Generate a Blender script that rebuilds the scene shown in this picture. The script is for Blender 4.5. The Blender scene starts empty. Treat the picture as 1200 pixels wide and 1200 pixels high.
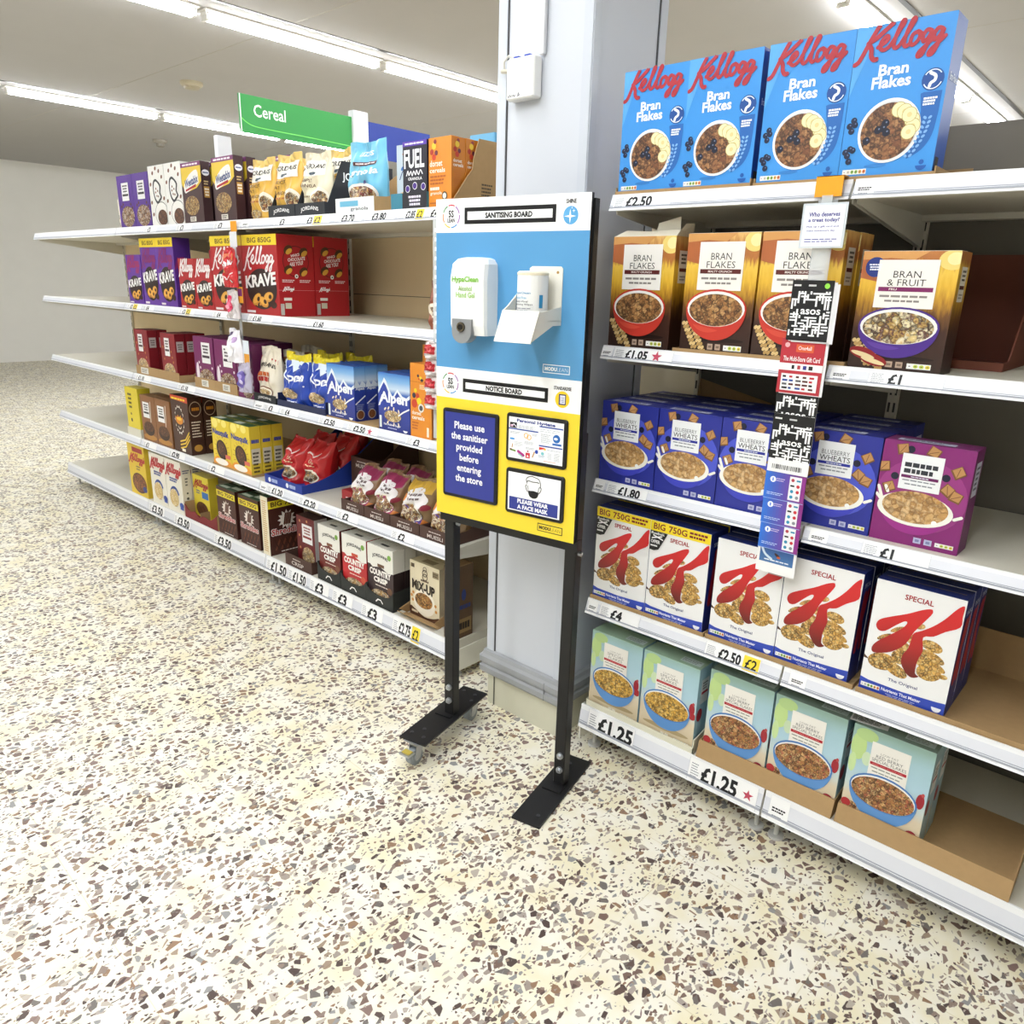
import bpy, math, random
from mathutils import Vector, Matrix

random.seed(7)
PI = math.pi
sc = bpy.context.scene
COL = sc.collection

# ------------------------------------------------------------------ camera
cam_d = bpy.data.cameras.new('camera')
cam = bpy.data.objects.new('camera', cam_d)
COL.objects.link(cam)
sc.camera = cam
cam_d.sensor_width = 36.0
cam_d.lens = 882.76 / 1200 * 36.0
cam_d.clip_start = 0.05
cam_d.clip_end = 100
_y, _p, _r = math.radians(41.7706), math.radians(16.823), math.radians(1.621)
fwd = Vector((-math.sin(_y) * math.cos(_p), math.cos(_y) * math.cos(_p), -math.sin(_p)))
rt = Vector((math.cos(_y), math.sin(_y), 0))
up = rt.cross(fwd)
rt2 = rt * math.cos(_r) + up * math.sin(_r)
up2 = -rt * math.sin(_r) + up * math.cos(_r)
mw = Matrix((rt2, up2, -fwd)).transposed().to_4x4()
mw.translation = Vector((0, 0, 1.5))
cam.matrix_world = mw

# ------------------------------------------------------------------ light and exposure
world = bpy.data.worlds.new('world')
sc.world = world
world.use_nodes = True
world.node_tree.nodes['Background'].inputs[0].default_value = (0.95, 0.97, 1.0, 1)
world.node_tree.nodes['Background'].inputs[1].default_value = 0.3
sc.view_settings.view_transform = 'Standard'
sc.view_settings.look = 'None'
sc.view_settings.gamma = 1.0
sc.view_settings.use_curve_mapping = False
sc.view_settings.exposure = 0.0
TUBE_STRENGTH = 47.0

# ------------------------------------------------------------------ materials
def lin(c):
    c = c / 255.0
    return c / 12.92 if c <= 0.04045 else ((c + 0.055) / 1.055) ** 2.4

def rgb(h):
    h = h.lstrip('#')
    return tuple(lin(int(h[i:i + 2], 16)) for i in (0, 2, 4)) + (1.0,)

MATS = {}

def newmat(name):
    m = bpy.data.materials.new(name)
    m.use_nodes = True
    nt = m.node_tree
    return m, nt, nt.nodes['Principled BSDF']

def mat(h, rough=0.5, metal=0.0, spec=0.4, noise=0.0, scale=30.0, bump=0.0, alpha=1.0, trans=0.0):
    key = (h, rough, metal, spec, noise, scale, bump, alpha, trans)
    if key in MATS:
        return MATS[key]
    m, nt, b = newmat('surface_' + h.lstrip('#'))
    b.inputs['Base Color'].default_value = rgb(h)
    b.inputs['Roughness'].default_value = rough
    b.inputs['Metallic'].default_value = metal
    b.inputs['Specular IOR Level'].default_value = spec
    b.inputs['Alpha'].default_value = alpha
    b.inputs['Transmission Weight'].default_value = trans
    if noise or bump:
        tc = nt.nodes.new('ShaderNodeTexCoord')
        nz = nt.nodes.new('ShaderNodeTexNoise')
        nz.inputs['Scale'].default_value = scale
        nz.inputs['Detail'].default_value = 4
        nt.links.new(tc.outputs['Object'], nz.inputs['Vector'])
        if noise:
            mx = nt.nodes.new('ShaderNodeMix')
            mx.data_type = 'RGBA'
            c = rgb(h)
            mx.inputs[6].default_value = tuple(max(0, v * (1 - noise)) for v in c[:3]) + (1,)
            mx.inputs[7].default_value = tuple(min(1, v * (1 + noise)) for v in c[:3]) + (1,)
            nt.links.new(nz.outputs['Fac'], mx.inputs[0])
            nt.links.new(mx.outputs[2], b.inputs['Base Color'])
        if bump:
            bp = nt.nodes.new('ShaderNodeBump')
            bp.inputs['Strength'].default_value = bump
            bp.inputs['Distance'].default_value = 0.01
            nt.links.new(nz.outputs['Fac'], bp.inputs['Height'])
            nt.links.new(bp.outputs['Normal'], b.inputs['Normal'])
    MATS[key] = m
    return m

def cereal(cols, scale=75.0, dark='2a1608', rough=0.45, amt=0.75):
    """printed picture of loose flakes: small irregular pieces in a few browns with dark gaps"""
    key = ('cereal',) + tuple(cols) + (scale, dark, amt)
    if key in MATS:
        return MATS[key]
    m, nt, b = newmat('printed_flakes')
    N, L = nt.nodes.new, nt.links.new
    S = scale * 1.5
    tc = N('ShaderNodeTexCoord')
    nz = N('ShaderNodeTexNoise'); nz.inputs['Scale'].default_value = S * 0.7; nz.inputs['Detail'].default_value = 3
    L(tc.outputs['Object'], nz.inputs['Vector'])
    mv = N('ShaderNodeVectorMath'); mv.operation = 'MULTIPLY_ADD'
    L(nz.outputs['Color'], mv.inputs[0]); mv.inputs[1].default_value = (1.3 / S,) * 3
    L(tc.outputs['Object'], mv.inputs[2])
    vo = N('ShaderNodeTexVoronoi'); vo.inputs['Scale'].default_value = S
    ve = N('ShaderNodeTexVoronoi'); ve.feature = 'DISTANCE_TO_EDGE'; ve.inputs['Scale'].default_value = S
    L(mv.outputs[0], vo.inputs['Vector']); L(mv.outputs[0], ve.inputs['Vector'])
    sp = N('ShaderNodeSeparateColor'); L(vo.outputs['Color'], sp.inputs[0])
    fn = N('ShaderNodeTexNoise'); fn.inputs['Scale'].default_value = S * 2.2; fn.inputs['Detail'].default_value = 3
    L(tc.outputs['Object'], fn.inputs['Vector'])
    ad = N('ShaderNodeMath'); ad.operation = 'MULTIPLY_ADD'
    L(fn.outputs['Fac'], ad.inputs[0]); ad.inputs[1].default_value = 0.9; L(sp.outputs[0], ad.inputs[2])
    wr = N('ShaderNodeMath'); wr.operation = 'ADD'; L(ad.outputs[0], wr.inputs[0]); wr.inputs[1].default_value = -0.45
    rp = N('ShaderNodeValToRGB')
    e = rp.color_ramp.elements
    n = len(cols)
    e[0].position = 0; e[0].color = rgb(cols[0]); e[1].position = 1.0; e[1].color = rgb(cols[-1])
    for i in range(1, n - 1):
        x = e.new(i / (n - 1)); x.color = rgb(cols[i])
    L(wr.outputs[0], rp.inputs[0])
    r2 = N('ShaderNodeMapRange'); r2.inputs[1].default_value = 0.0; r2.inputs[2].default_value = 0.35
    r2.inputs[3].default_value = amt; r2.inputs[4].default_value = 0.0
    L(ve.outputs['Distance'], r2.inputs[0])
    gp = N('ShaderNodeMath'); gp.operation = 'MULTIPLY'; L(r2.outputs[0], gp.inputs[0])
    g2 = N('ShaderNodeMapRange'); g2.inputs[1].default_value = 0.2; g2.inputs[2].default_value = 0.75; L(sp.outputs[1], g2.inputs[0]); g2.inputs[3].default_value = 0.35; g2.inputs[4].default_value = 1.25
    L(g2.outputs[0], gp.inputs[1])
    mx = N('ShaderNodeMix'); mx.data_type = 'RGBA'
    L(gp.outputs[0], mx.inputs[0]); L(rp.outputs[0], mx.inputs[6]); mx.inputs[7].default_value = rgb(dark)
    L(mx.outputs[2], b.inputs['Base Color'])
    b.inputs['Roughness'].default_value = rough
    MATS[key] = m
    return m

def grad(stops, h, amp=0.05, scale=(25, 25, 8), rough=0.4, axis=2, z0=0.0):
    """printed picture fading through several colours up the pack (axis 2) or across it (axis 0)"""
    key = ('grad', tuple(stops), h, amp, scale, axis, z0)
    if key in MATS:
        return MATS[key]
    m, nt, b = newmat('printed_fade')
    N, L = nt.nodes.new, nt.links.new
    tc = N('ShaderNodeTexCoord')
    sp = N('ShaderNodeSeparateXYZ'); L(tc.outputs['Object'], sp.inputs[0])
    mp = N('ShaderNodeMapping'); mp.inputs['Scale'].default_value = scale
    L(tc.outputs['Object'], mp.inputs[0])
    nz = N('ShaderNodeTexNoise'); nz.inputs['Scale'].default_value = 1.0; nz.inputs['Detail'].default_value = 5
    L(mp.outputs[0], nz.inputs['Vector'])
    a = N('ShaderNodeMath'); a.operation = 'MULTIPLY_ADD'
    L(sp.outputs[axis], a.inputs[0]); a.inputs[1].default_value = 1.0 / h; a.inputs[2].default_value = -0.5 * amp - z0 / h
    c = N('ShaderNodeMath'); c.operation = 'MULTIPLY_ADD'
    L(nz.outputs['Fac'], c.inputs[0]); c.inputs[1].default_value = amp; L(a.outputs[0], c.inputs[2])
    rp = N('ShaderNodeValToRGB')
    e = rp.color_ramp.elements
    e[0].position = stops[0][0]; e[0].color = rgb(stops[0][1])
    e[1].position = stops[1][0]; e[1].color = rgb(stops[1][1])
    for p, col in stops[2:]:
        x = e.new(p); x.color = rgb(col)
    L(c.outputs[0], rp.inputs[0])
    L(rp.outputs[0], b.inputs['Base Color'])
    b.inputs['Roughness'].default_value = rough
    MATS[key] = m
    return m

WHITE = 'f4f4f2'
KRAFT = mat('a98a60', 0.8, noise=0.08, scale=60)
KRAFT_D = mat('8f734e', 0.85, noise=0.08, scale=60)
def C(x):
    return x if not isinstance(x, str) else mat(x, 0.42)

# ------------------------------------------------------------------ mesh collector
class MB:
    def __init__(s):
        s.v = []; s.f = []; s.fm = []; s.m = []
    def mi(s, m):
        m = C(m)
        if m not in s.m:
            s.m.append(m)
        return s.m.index(m)
    def add(s, vs, fs, m):
        k = len(s.v); i = s.mi(m)
        s.v += [tuple(v) for v in vs]
        for f in fs:
            s.f.append([k + j for j in f]); s.fm.append(i)
    def box(s, x0, x1, y0, y1, z0, z1, m, mx=None):
        vs = [(x, y, z) for z in (z0, z1) for y in (y0, y1) for x in (x0, x1)]
        if mx is not None:
            vs = [mx @ Vector(v) for v in vs]
        fs = [(0, 2, 3, 1), (4, 5, 7, 6), (0, 1, 5, 4), (1, 3, 7, 5), (3, 2, 6, 7), (2, 0, 4, 6)]
        if isinstance(m, dict):
            names = ['bottom', 'top', 'front', 'right', 'back', 'left']
            for n, f in zip(names, fs):
                s.add(vs, [f], m.get(n, m['all']))
        else:
            s.add(vs, fs, m)
    def bbox(s, x0, x1, y0, y1, z0, z1, m, r=0.004):
        """box with its four vertical (z) edges and the rim chamfered"""
        def ring(i, z):
            a, b, c, d = x0 + i, x1 - i, y0 + i, y1 - i
            return [(a + r, c, z), (b - r, c, z), (b, c + r, z), (b, d - r, z), (b - r, d, z), (a + r, d, z), (a, d - r, z), (a, c + r, z)]
        rings = [ring(r, z0), ring(0, z0 + r), ring(0, z1 - r), ring(r, z1)]
        s.loft(rings, m)
    def loft(s, rings, m, cap=True, closed=True):
        n = len(rings[0]); vs = [p for r in rings for p in r]; fs = []
        for i in range(len(rings) - 1):
            for j in range(n if closed else n - 1):
                a = i * n + j; b = i * n + (j + 1) % n
                fs.append((a, b, b + n, a + n))
        if cap:
            fs.append(tuple(range(n))[::-1]); k = (len(rings) - 1) * n
            fs.append(tuple(range(k, k + n)))
        s.add(vs, fs, m)
    def cyl(s, p, q, r, m, n=16, r2=None, cap=True):
        p = Vector(p); q = Vector(q); d = (q - p).normalized()
        a = d.orthogonal().normalized(); b = d.cross(a)
        r2 = r if r2 is None else r2
        ring = lambda c, rr: [c + a * rr * math.cos(2 * PI * i / n) + b * rr * math.sin(2 * PI * i / n) for i in range(n)]
        s.loft([ring(p, r), ring(q, r2)], m, cap)
    def tube(s, pts, r, m, n=8):
        pts = [Vector(p) for p in pts]
        rings = []
        prev = None
        for i, p in enumerate(pts):
            d = (pts[min(i + 1, len(pts) - 1)] - pts[max(i - 1, 0)]).normalized()
            a = d.orthogonal().normalized() if prev is None else (prev - d * prev.dot(d)).normalized()
            prev = a
            b = d.cross(a)
            rings.append([p + a * r * math.cos(2 * PI * k / n) + b * r * math.sin(2 * PI * k / n) for k in range(n)])
        s.loft(rings, m)
    def lathe(s, prof, m, n=24, c=(0, 0, 0)):
        rings = [[(c[0] + r * math.cos(2 * PI * k / n), c[1] + r * math.sin(2 * PI * k / n), c[2] + z) for k in range(n)] for r, z in prof]
        s.loft(rings, m)
    def prism(s, poly, axis, a, b, m):
        """polygon extruded along axis 0/1/2 between a and b; polygon gives the other two coordinates"""
        def put(p, t):
            q = [p[0], p[1]]; q.insert(axis, t); return q
        n = len(poly)
        vs = [put(p, a) for p in poly] + [put(p, b) for p in poly]
        fs = [tuple(range(n)), tuple(range(2 * n - 1, n - 1, -1))] + [(i, i + n, (i + 1) % n + n, (i + 1) % n) for i in range(n)]
        s.add(vs, fs, m)
    def mesh(s, name, smooth=False):
        me = bpy.data.meshes.new(name)
        me.from_pydata(s.v, [], s.f)
        for m in s.m:
            me.materials.append(m)
        me.polygons.foreach_set('material_index', s.fm)
        if smooth:
            me.polygons.foreach_set('use_smooth', [True] * len(s.f))
        me.update()
        return me

def obj(name, mb, parent=None, loc=None, rz=0.0, smooth=False, label=None):
    me = mb if isinstance(mb, bpy.types.Mesh) else mb.mesh(name, smooth)
    o = bpy.data.objects.new(name, me)
    COL.objects.link(o)
    if parent is not None:
        o.parent = parent
    if loc is not None:
        o.location = loc
    o.rotation_euler = (0, 0, rz)
    if label:
        o['label'] = label
    return o

def tag(o, label, cat, group=None):
    o['label'] = label; o['category'] = cat
    if group:
        o['group'] = group
    return o

def thing(name, label, cat, loc=(0, 0, 0), rz=0.0, group=None):
    o = bpy.data.objects.new(name, None)
    o.empty_display_size = 0.05
    COL.objects.link(o)
    o.location = loc; o.rotation_euler = (0, 0, rz)
    return tag(o, label, cat, group)

def struct(name, mb):
    o = obj(name, mb)
    o['kind'] = 'structure'
    return o

def copy_tree(o, parent=None):
    c = o.copy(); COL.objects.link(c)
    if parent is not None:
        c.parent = parent
    for ch in list(o.children):
        copy_tree(ch, c)
    return c

# ------------------------------------------------------------------ print on faces
EPS = 0.0004

_cnt = [0]
def nudge():
    """each printed shape sits a hair above the one before, so overlapping ink never shares a plane"""
    _cnt[0] = (_cnt[0] + 1) % 38
    return _cnt[0] * 0.026

class Face:
    def __init__(s, o, u, v, w, h, fn=None):
        s.o = Vector(o); s.u = Vector(u).normalized(); s.v = Vector(v).normalized()
        s.w = w; s.h = h; s.n = s.u.cross(s.v); s.fn = fn
    def pt(s, a, b, k):
        if s.fn:
            return s.fn(a, b, k * EPS * 1.6 + 0.0010)
        return s.o + s.u * (a * s.w) + s.v * (b * s.h) + s.n * (k * EPS)

def rect(m, F, a0, b0, a1, b1, c, k=1):
    k += nudge()
    if F.fn:
        n = 22
        vs = [F.pt(a0 + (a1 - a0) * i / n, b0 + (b1 - b0) * j / n, k) for j in range(n + 1) for i in range(n + 1)]
        fs = [(j * (n + 1) + i, j * (n + 1) + i + 1, (j + 1) * (n + 1) + i + 1, (j + 1) * (n + 1) + i) for j in range(n) for i in range(n)]
        m.add(vs, fs, c)
    else:
        m.add([F.pt(a0, b0, k), F.pt(a1, b0, k), F.pt(a1, b1, k), F.pt(a0, b1, k)], [(0, 1, 2, 3)], c)

def poly(m, F, pts, c, k=1):
    k += nudge()
    m.add([F.pt(a, b, k) for a, b in pts], [tuple(range(len(pts)))], c)

def smooth_pts(pts, n=5, closed=False):
    out = []; N = len(pts)
    rng = range(N) if closed else range(N - 1)
    for i in rng:
        P = [pts[(i + j) % N] if closed else pts[max(0, min(N - 1, i + j))] for j in (-1, 0, 1, 2)]
        for t in range(n):
            t /= n
            out.append(tuple(0.5 * (2 * P[1][d] + (P[2][d] - P[0][d]) * t + (2 * P[0][d] - 5 * P[1][d] + 4 * P[2][d] - P[3][d]) * t * t + (3 * P[1][d] - P[0][d] - 3 * P[2][d] + P[3][d]) * t ** 3) for d in range(2)))
    if not closed:
        out.append(pts[-1])
    return out

def ell(m, F, ca, cb, ra, rb, c, k=1, n=28, t0=0.0, t1=2 * PI, rot=0.0):
    """ellipse (or a slice of one) in face units; rot turns it in the face's own metres"""
    full = abs(t1 - t0 - 2 * PI) < 1e-6
    pts = []
    for i in range(n if full else n + 1):
        t = t0 + (t1 - t0) * i / n
        x, y = ra * F.w * math.cos(t), rb * F.h * math.sin(t)
        if rot:
            x, y = x * math.cos(rot) - y * math.sin(rot), x * math.sin(rot) + y * math.cos(rot)
        pts.append((min(1.0, max(0.0, ca + x / F.w)), min(1.0, max(0.0, cb + y / F.h))))
    if F.fn:
        k += nudge()
        vs = [F.pt(ca, cb, k)]
        NR = 8
        for q in range(1, NR + 1):
            vs += [F.pt(ca + (a - ca) * q / NR, cb + (b - cb) * q / NR, k) for a, b in pts]
        P = len(pts); L = P if full else P - 1
        fs = [(0, 1 + i, 1 + (i + 1) % P) for i in range(L)]
        for r in range(NR - 1):
            fs += [(1 + r * P + i, 1 + (r + 1) * P + i, 1 + (r + 1) * P + (i + 1) % P, 1 + r * P + (i + 1) % P) for i in range(L)]
        m.add(vs, fs, c)
    else:
        poly(m, F, pts, c, k)

def circ(m, F, ca, cb, r, c, k=1, n=20):
    ell(m, F, ca, cb, r / F.w, r / F.h, c, k, n)

def ringf(m, F, ca, cb, r0, r1, c, k=1, n=24, t0=0.0, t1=2 * PI):
    for i in range(n):
        a, b = t0 + (t1 - t0) * i / n, t0 + (t1 - t0) * (i + 1) / n
        P = lambda r, t: (ca + r * math.cos(t) / F.w, cb + r * math.sin(t) / F.h)
        poly(m, F, [P(r0, a), P(r1, a), P(r1, b), P(r0, b)], c, k)

def stroke(m, F, pts, wd, c, k=1, caps=True):
    """ribbon of width wd metres along face points"""
    P = [Vector((a * F.w, b * F.h)) for a, b in pts]
    n = len(P); L = []; R = []
    for i in range(n):
        d = (P[min(i + 1, n - 1)] - P[max(i - 1, 0)])
        d = d.normalized() if d.length > 1e-9 else Vector((1, 0))
        q = Vector((-d.y, d.x)) * wd / 2
        L.append(P[i] + q); R.append(P[i] - q)
    inv = lambda v: (v.x / F.w, v.y / F.h)
    k += nudge()
    vs = [F.pt(*inv(x), k + .006 * i) for i, x in enumerate(L)] + [F.pt(*inv(x), k + .006 * i) for i, x in enumerate(R)]
    m.add(vs, [(n + i, n + i + 1, i + 1, i) for i in range(n - 1)], c)
    if caps:
        for q in (pts[0], pts[-1]):
            circ(m, F, q[0], q[1], wd / 2, c, k, 10)

TXT = {}
def text_geo(s, bold=0.0, shear=0.0):
    key = (s, bold, shear)
    if key not in TXT:
        cu = bpy.data.curves.new('t', 'FONT')
        cu.body = s; cu.resolution_u = 2; cu.offset = bold; cu.shear = shear
        cu.fill_mode = 'FRONT'
        o = bpy.data.objects.new('t', cu)
        me = bpy.data.meshes.new_from_object(o)
        vs = [(v.co.x, v.co.y) for v in me.vertices]
        fs = [tuple(p.vertices) for p in me.polygons]
        bpy.data.objects.remove(o); bpy.data.curves.remove(cu); bpy.data.meshes.remove(me)
        x0 = min(v[0] for v in vs); x1 = max(v[0] for v in vs)
        y0 = min(v[1] for v in vs); y1 = max(v[1] for v in vs)
        TXT[key] = ([((x - x0) / (x1 - x0), (y - y0) / (y1 - y0)) for x, y in vs], fs, (x1 - x0) / (y1 - y0), (x0, x1, y0, y1))
    return TXT[key]

def text(m, F, s, a0, b0, a1, b1, c, k=2, bold=0.012, shear=0.0, tilt=0.0, arc=0.0):
    vs, fs, asp, _e = text_geo(s, bold, shear)
    k += nudge()
    pts = []
    for x, y in vs:
        b = b0 + (b1 - b0) * y + tilt * (x - 0.5) + arc * (1 - (2 * x - 1) ** 2)
        pts.append(F.pt(a0 + (a1 - a0) * x, b, k))
    m.add(pts, fs, c)

def ctext(m, F, s, ca, b0, h, c, k=2, bold=0.012, shear=0.0, sx=1.0):
    """text of height h metres centred at ca, baseline b0 (face units)"""
    vs, fs, asp, (x0, x1, y0, y1) = text_geo(s, bold, shear)
    q = h / 0.70
    w = (x1 - x0) * q * sx / F.w
    text(m, F, s, ca - w / 2, b0 + y0 * q / F.h, ca + w / 2, b0 + y1 * q / F.h, c, k, bold, shear)

def bars(m, F, a0, b0, a1, b1, n, c, k=2, seed=1, fill=0.5, centre=False):
    """rows of small unreadable print"""
    rnd = random.Random(seed)
    for i in range(n):
        b = b1 - (b1 - b0) * (i + 0.5) / n; hh = (b1 - b0) / n * fill / 2
        e = a1 - (a1 - a0) * rnd.random() * 0.25
        s = a0
        if centre:
            q = (a1 - e) / 2; s, e = a0 + q, a1 - q
        x = s
        while x < e - 1e-6:
            w = (a1 - a0) * rnd.uniform(0.1, 0.22)
            rect(m, F, x, b - hh, min(x + w, e), b + hh, c, k)
            x += w + (a1 - a0) * 0.03

def traffic(m, F, a0, b0, a1, b1, k=2, cols=('f4f4f2', 'd8d8d0', '7fb043', '7fb043', 'd9a03a', 'd9703a')):
    rect(m, F, a0, b0, a1, b1, 'eeeeE8', k)
    n = len(cols)
    for i, c in enumerate(cols):
        w = (a1 - a0) / n
        ell(m, F, a0 + w * (i + 0.5), (b0 + b1) / 2, w * 0.4, (b1 - b0) * 0.36, c, k + 1, 8)
        rect(m, F, a0 + w * (i + 0.35), (b0 + b1) / 2 - (b1 - b0) * .08, a0 + w * (i + 0.65), (b0 + b1) / 2 + (b1 - b0) * .08, '555550', k + 2)

def bowl(m, F, ca, cb, ra, rb, bot, rim, fill, k=2, body=None, fr=0.88):
    """printed bowl: lower body down to face height bot, rim ellipse, inside, food"""
    body = body or rim
    n = 20
    pts = [(ca + ra * math.cos(t), cb + (cb - bot) * math.sin(t)) for t in [PI + PI * i / n for i in range(n + 1)]]
    if F.fn:
        ell(m, F, ca, cb - (cb - bot) * .4, ra * .93, (cb - bot) * .6, body, k)
    else:
        poly(m, F, pts, body, k)
    ell(m, F, ca, cb, ra, rb, rim, k + 1)
    ell(m, F, ca, cb, ra * 0.95, rb * 0.9, 'efeeea', k + 2)
    ell(m, F, ca, cb - rb * 0.06, ra * fr, rb * (fr - 0.06), fill, k + 3)

KEL = [
    (1.0, [(.0, .05), (.05, .15), (.14, .62), (.2, .9), (.22, .97)]),
    (1.0, [(.36, .98), (.28, .82), (.2, .66), (.12, .56)]),
    (1.0, [(.12, .56), (.16, .4), (.17, .22), (.2, .12), (.23, .12)]),
    (.85, [(.23, .42), (.29, .5), (.33, .6), (.31, .68), (.265, .58), (.25, .42), (.29, .33), (.34, .38), (.37, .47)]),
    (.85, [(.37, .47), (.44, .78), (.48, .97), (.455, .99), (.41, .68), (.395, .42), (.42, .33), (.46, .4), (.475, .47)]),
    (.85, [(.475, .47), (.545, .78), (.585, .97), (.56, .99), (.515, .68), (.5, .42), (.525, .33), (.565, .4)]),
    (.85, [(.63, .66), (.58, .6), (.565, .42), (.59, .34), (.635, .42), (.655, .56), (.63, .66), (.67, .58)]),
    (.85, [(.765, .62), (.72, .66), (.685, .52), (.7, .38), (.74, .46), (.775, .62), (.74, .3), (.7, .06), (.66, .03), (.67, .14), (.74, .3), (.79, .42)]),
    (.85, [(.875, .62), (.83, .66), (.795, .52), (.81, .38), (.85, .46), (.885, .62), (.85, .3), (.81, .06), (.77, .03), (.78, .14), (.85, .3), (.91, .44)]),
]
KEL_S = [(.85, [(.91, .44), (.965, .68), (.975, .5), (.945, .36), (.91, .38)]), (.7, [(.965, .9), (.95, .78)])]

def script_logo(m, F, a0, b0, a1, b1, c, k=2, wd=0.012, full=False, n=4):
    for q, pts in KEL + (KEL_S if full else []):
        sp = smooth_pts(pts, n)
        stroke(m, F, [(a0 + (a1 - a0) * x, b0 + (b1 - b0) * y) for x, y in sp], wd * q, c, k)

# ------------------------------------------------------------------ packs
def carton(key, w, h, d, front, side=None, top=None, art=None, sart=None, tart=None, flap=True):
    """folded card box standing on z=0, front at y=0, left edge at x=0"""
    m = MB()
    side = side or front; top = top or side
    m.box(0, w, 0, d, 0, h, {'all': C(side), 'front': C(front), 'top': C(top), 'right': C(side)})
    if flap:
        m.box(0.001, w - 0.001, 0.0, d * 0.55, h, h + 0.0008, C(top))
    F = Face((0, 0, 0), (1, 0, 0), (0, 0, 1), w, h)
    S = Face((w, 0, 0), (0, 1, 0), (0, 0, 1), d, h)
    T = Face((0, 0, h + (0.0008 if flap else 0)), (1, 0, 0), (0, 1, 0), w, d)
    if art: art(m, F)
    if sart: sart(m, S)
    if tart: tart(m, T)
    me = m.mesh(key)
    me['w'] = w; me['d'] = d; me['h'] = h
    return me

def pouch(key, w, h, d, col, art=None, seal=0.1, top_col=None, lean=0.0, crinkle=0.004, taper=0.08, seed=0, bottom=0.75, full=0.45):
    """soft bag: bulging front and back sheets meeting at side seams and a flat top seal"""
    rnd = random.Random(seed)
    ph = [rnd.uniform(0, 6) for _ in range(6)]
    def thick(a, b):
        e = max(0.0, 1 - abs(2 * a - 1) ** 2.8) ** 0.55
        if b > 1 - seal: pr = 0.04
        else:
            q = b / (1 - seal)
            pr = (bottom + (1 - bottom) * min(1, q / 0.3)) * max(0.05, (1 - max(0, (q - full) / (1 - full)) ** 1.8))
        return d / 2 * e * pr
    def wob(a, b):
        return crinkle * (math.sin(9 * a + 13 * b + ph[0]) + math.sin(21 * b - 7 * a + ph[1]) + 0.7 * math.sin(31 * a + 5 * b + ph[2]))
    def xz(a, b):
        t = 1 - taper * b * b if b < 1 - seal else 1 - taper * 0.6
        return (a - 0.5) * w * t + w / 2, b * h * (1 - 0.0 * a) + crinkle * 1.2 * math.sin(7 * a + ph[3]) * b
    def front(a, b, e):
        x, z = xz(a, b)
        k = min(1, 6 * min(a, 1 - a))
        return Vector((x, d / 2 - thick(a, b) - wob(a, b) * k - e + lean * b * b, z))
    def back(a, b):
        x, z = xz(a, b)
        k = min(1, 6 * min(a, 1 - a))
        return Vector((x, d / 2 + thick(a, b) + wob(b, a) * k + lean * b * b, z))
    m = MB()
    na, nb = 36, 40
    A = [i / na for i in range(na + 1)]; B = [j / nb for j in range(nb + 1)]
    for fn, flip in ((lambda a, b: front(a, b, 0), 0), (back, 1)):
        vs = [fn(a, b) for b in B for a in A]
        fs = []; tops = []
        for j in range(nb):
            for i in range(na):
                q = (j * (na + 1) + i, j * (na + 1) + i + 1, (j + 1) * (na + 1) + i + 1, (j + 1) * (na + 1) + i)
                (tops if top_col and B[j] >= 1 - seal * 1.6 else fs).append(q[::-1] if flip else q)
        m.add(vs, fs, col)
        if tops: m.add(vs, tops, top_col)
    vs = [front(a, 0, 0) for a in A] + [back(a, 0) for a in A]
    m.add(vs, [(i, na + 1 + i, na + 2 + i, i + 1) for i in range(na)], col)
    F = Face((0, 0, 0), (1, 0, 0), (0, 0, 1), w, h, fn=front)
    if art: art(m, F)
    return m.mesh(key, smooth=True)

def tray(w, d, hf, hb, c, inside=None, t=0.003, side='slope', art=None, hs=None):
    """open-fronted shelf-ready card tray: low front lip, side walls rising to the back"""
    m = MB(); inside = inside or c
    hs = hs or hf
    m.box(0, w, 0, d, 0, t, c)
    m.box(0, w, 0, t, t, hf, c)
    m.box(0, w, d - t, d, t, hb, {'all': C(c), 'front': C(inside)})
    if side == 'slope': P = [(t, t), (d - t, t), (d - t, hb), (d * 0.75, hb), (d * 0.2, hs), (t, hs)]
    elif side == 'steep': P = [(t, t), (d - t, t), (d - t, hb), (d * 0.26, hb), (d * 0.05, hs), (t, hs)]
    elif side == 'curve': P = [(t, t), (d - t, t), (d - t, hb)] + [(d * (0.95 - 0.9 * i / 8), hb - (hb - hf) * (math.sin(PI / 2 * i / 8))) for i in range(9)] + [(t, hf)]
    else: P = [(t, t), (d - t, t), (d - t, hs), (t, hs)]
    m.prism(P, 0, 0, t, c); m.prism(P, 0, w - t, w, c)
    if art: art(m, Face((0, 0, 0), (1, 0, 0), (0, 0, 1), w, hf), Face((w, 0, 0), (0, 1, 0), (0, 0, 1), d, hb))
    return m.mesh('display_tray')

def put(name, me, x, y, z, label, cat, group=None, rz=0.0, rx=0.0):
    o = obj(name, me, loc=(x, y, z), rz=rz)
    if rx: o.rotation_euler = (rx, 0, rz)
    return tag(o, label, cat, group)

# ================================================================== the room
CEIL = 3.2

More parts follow.
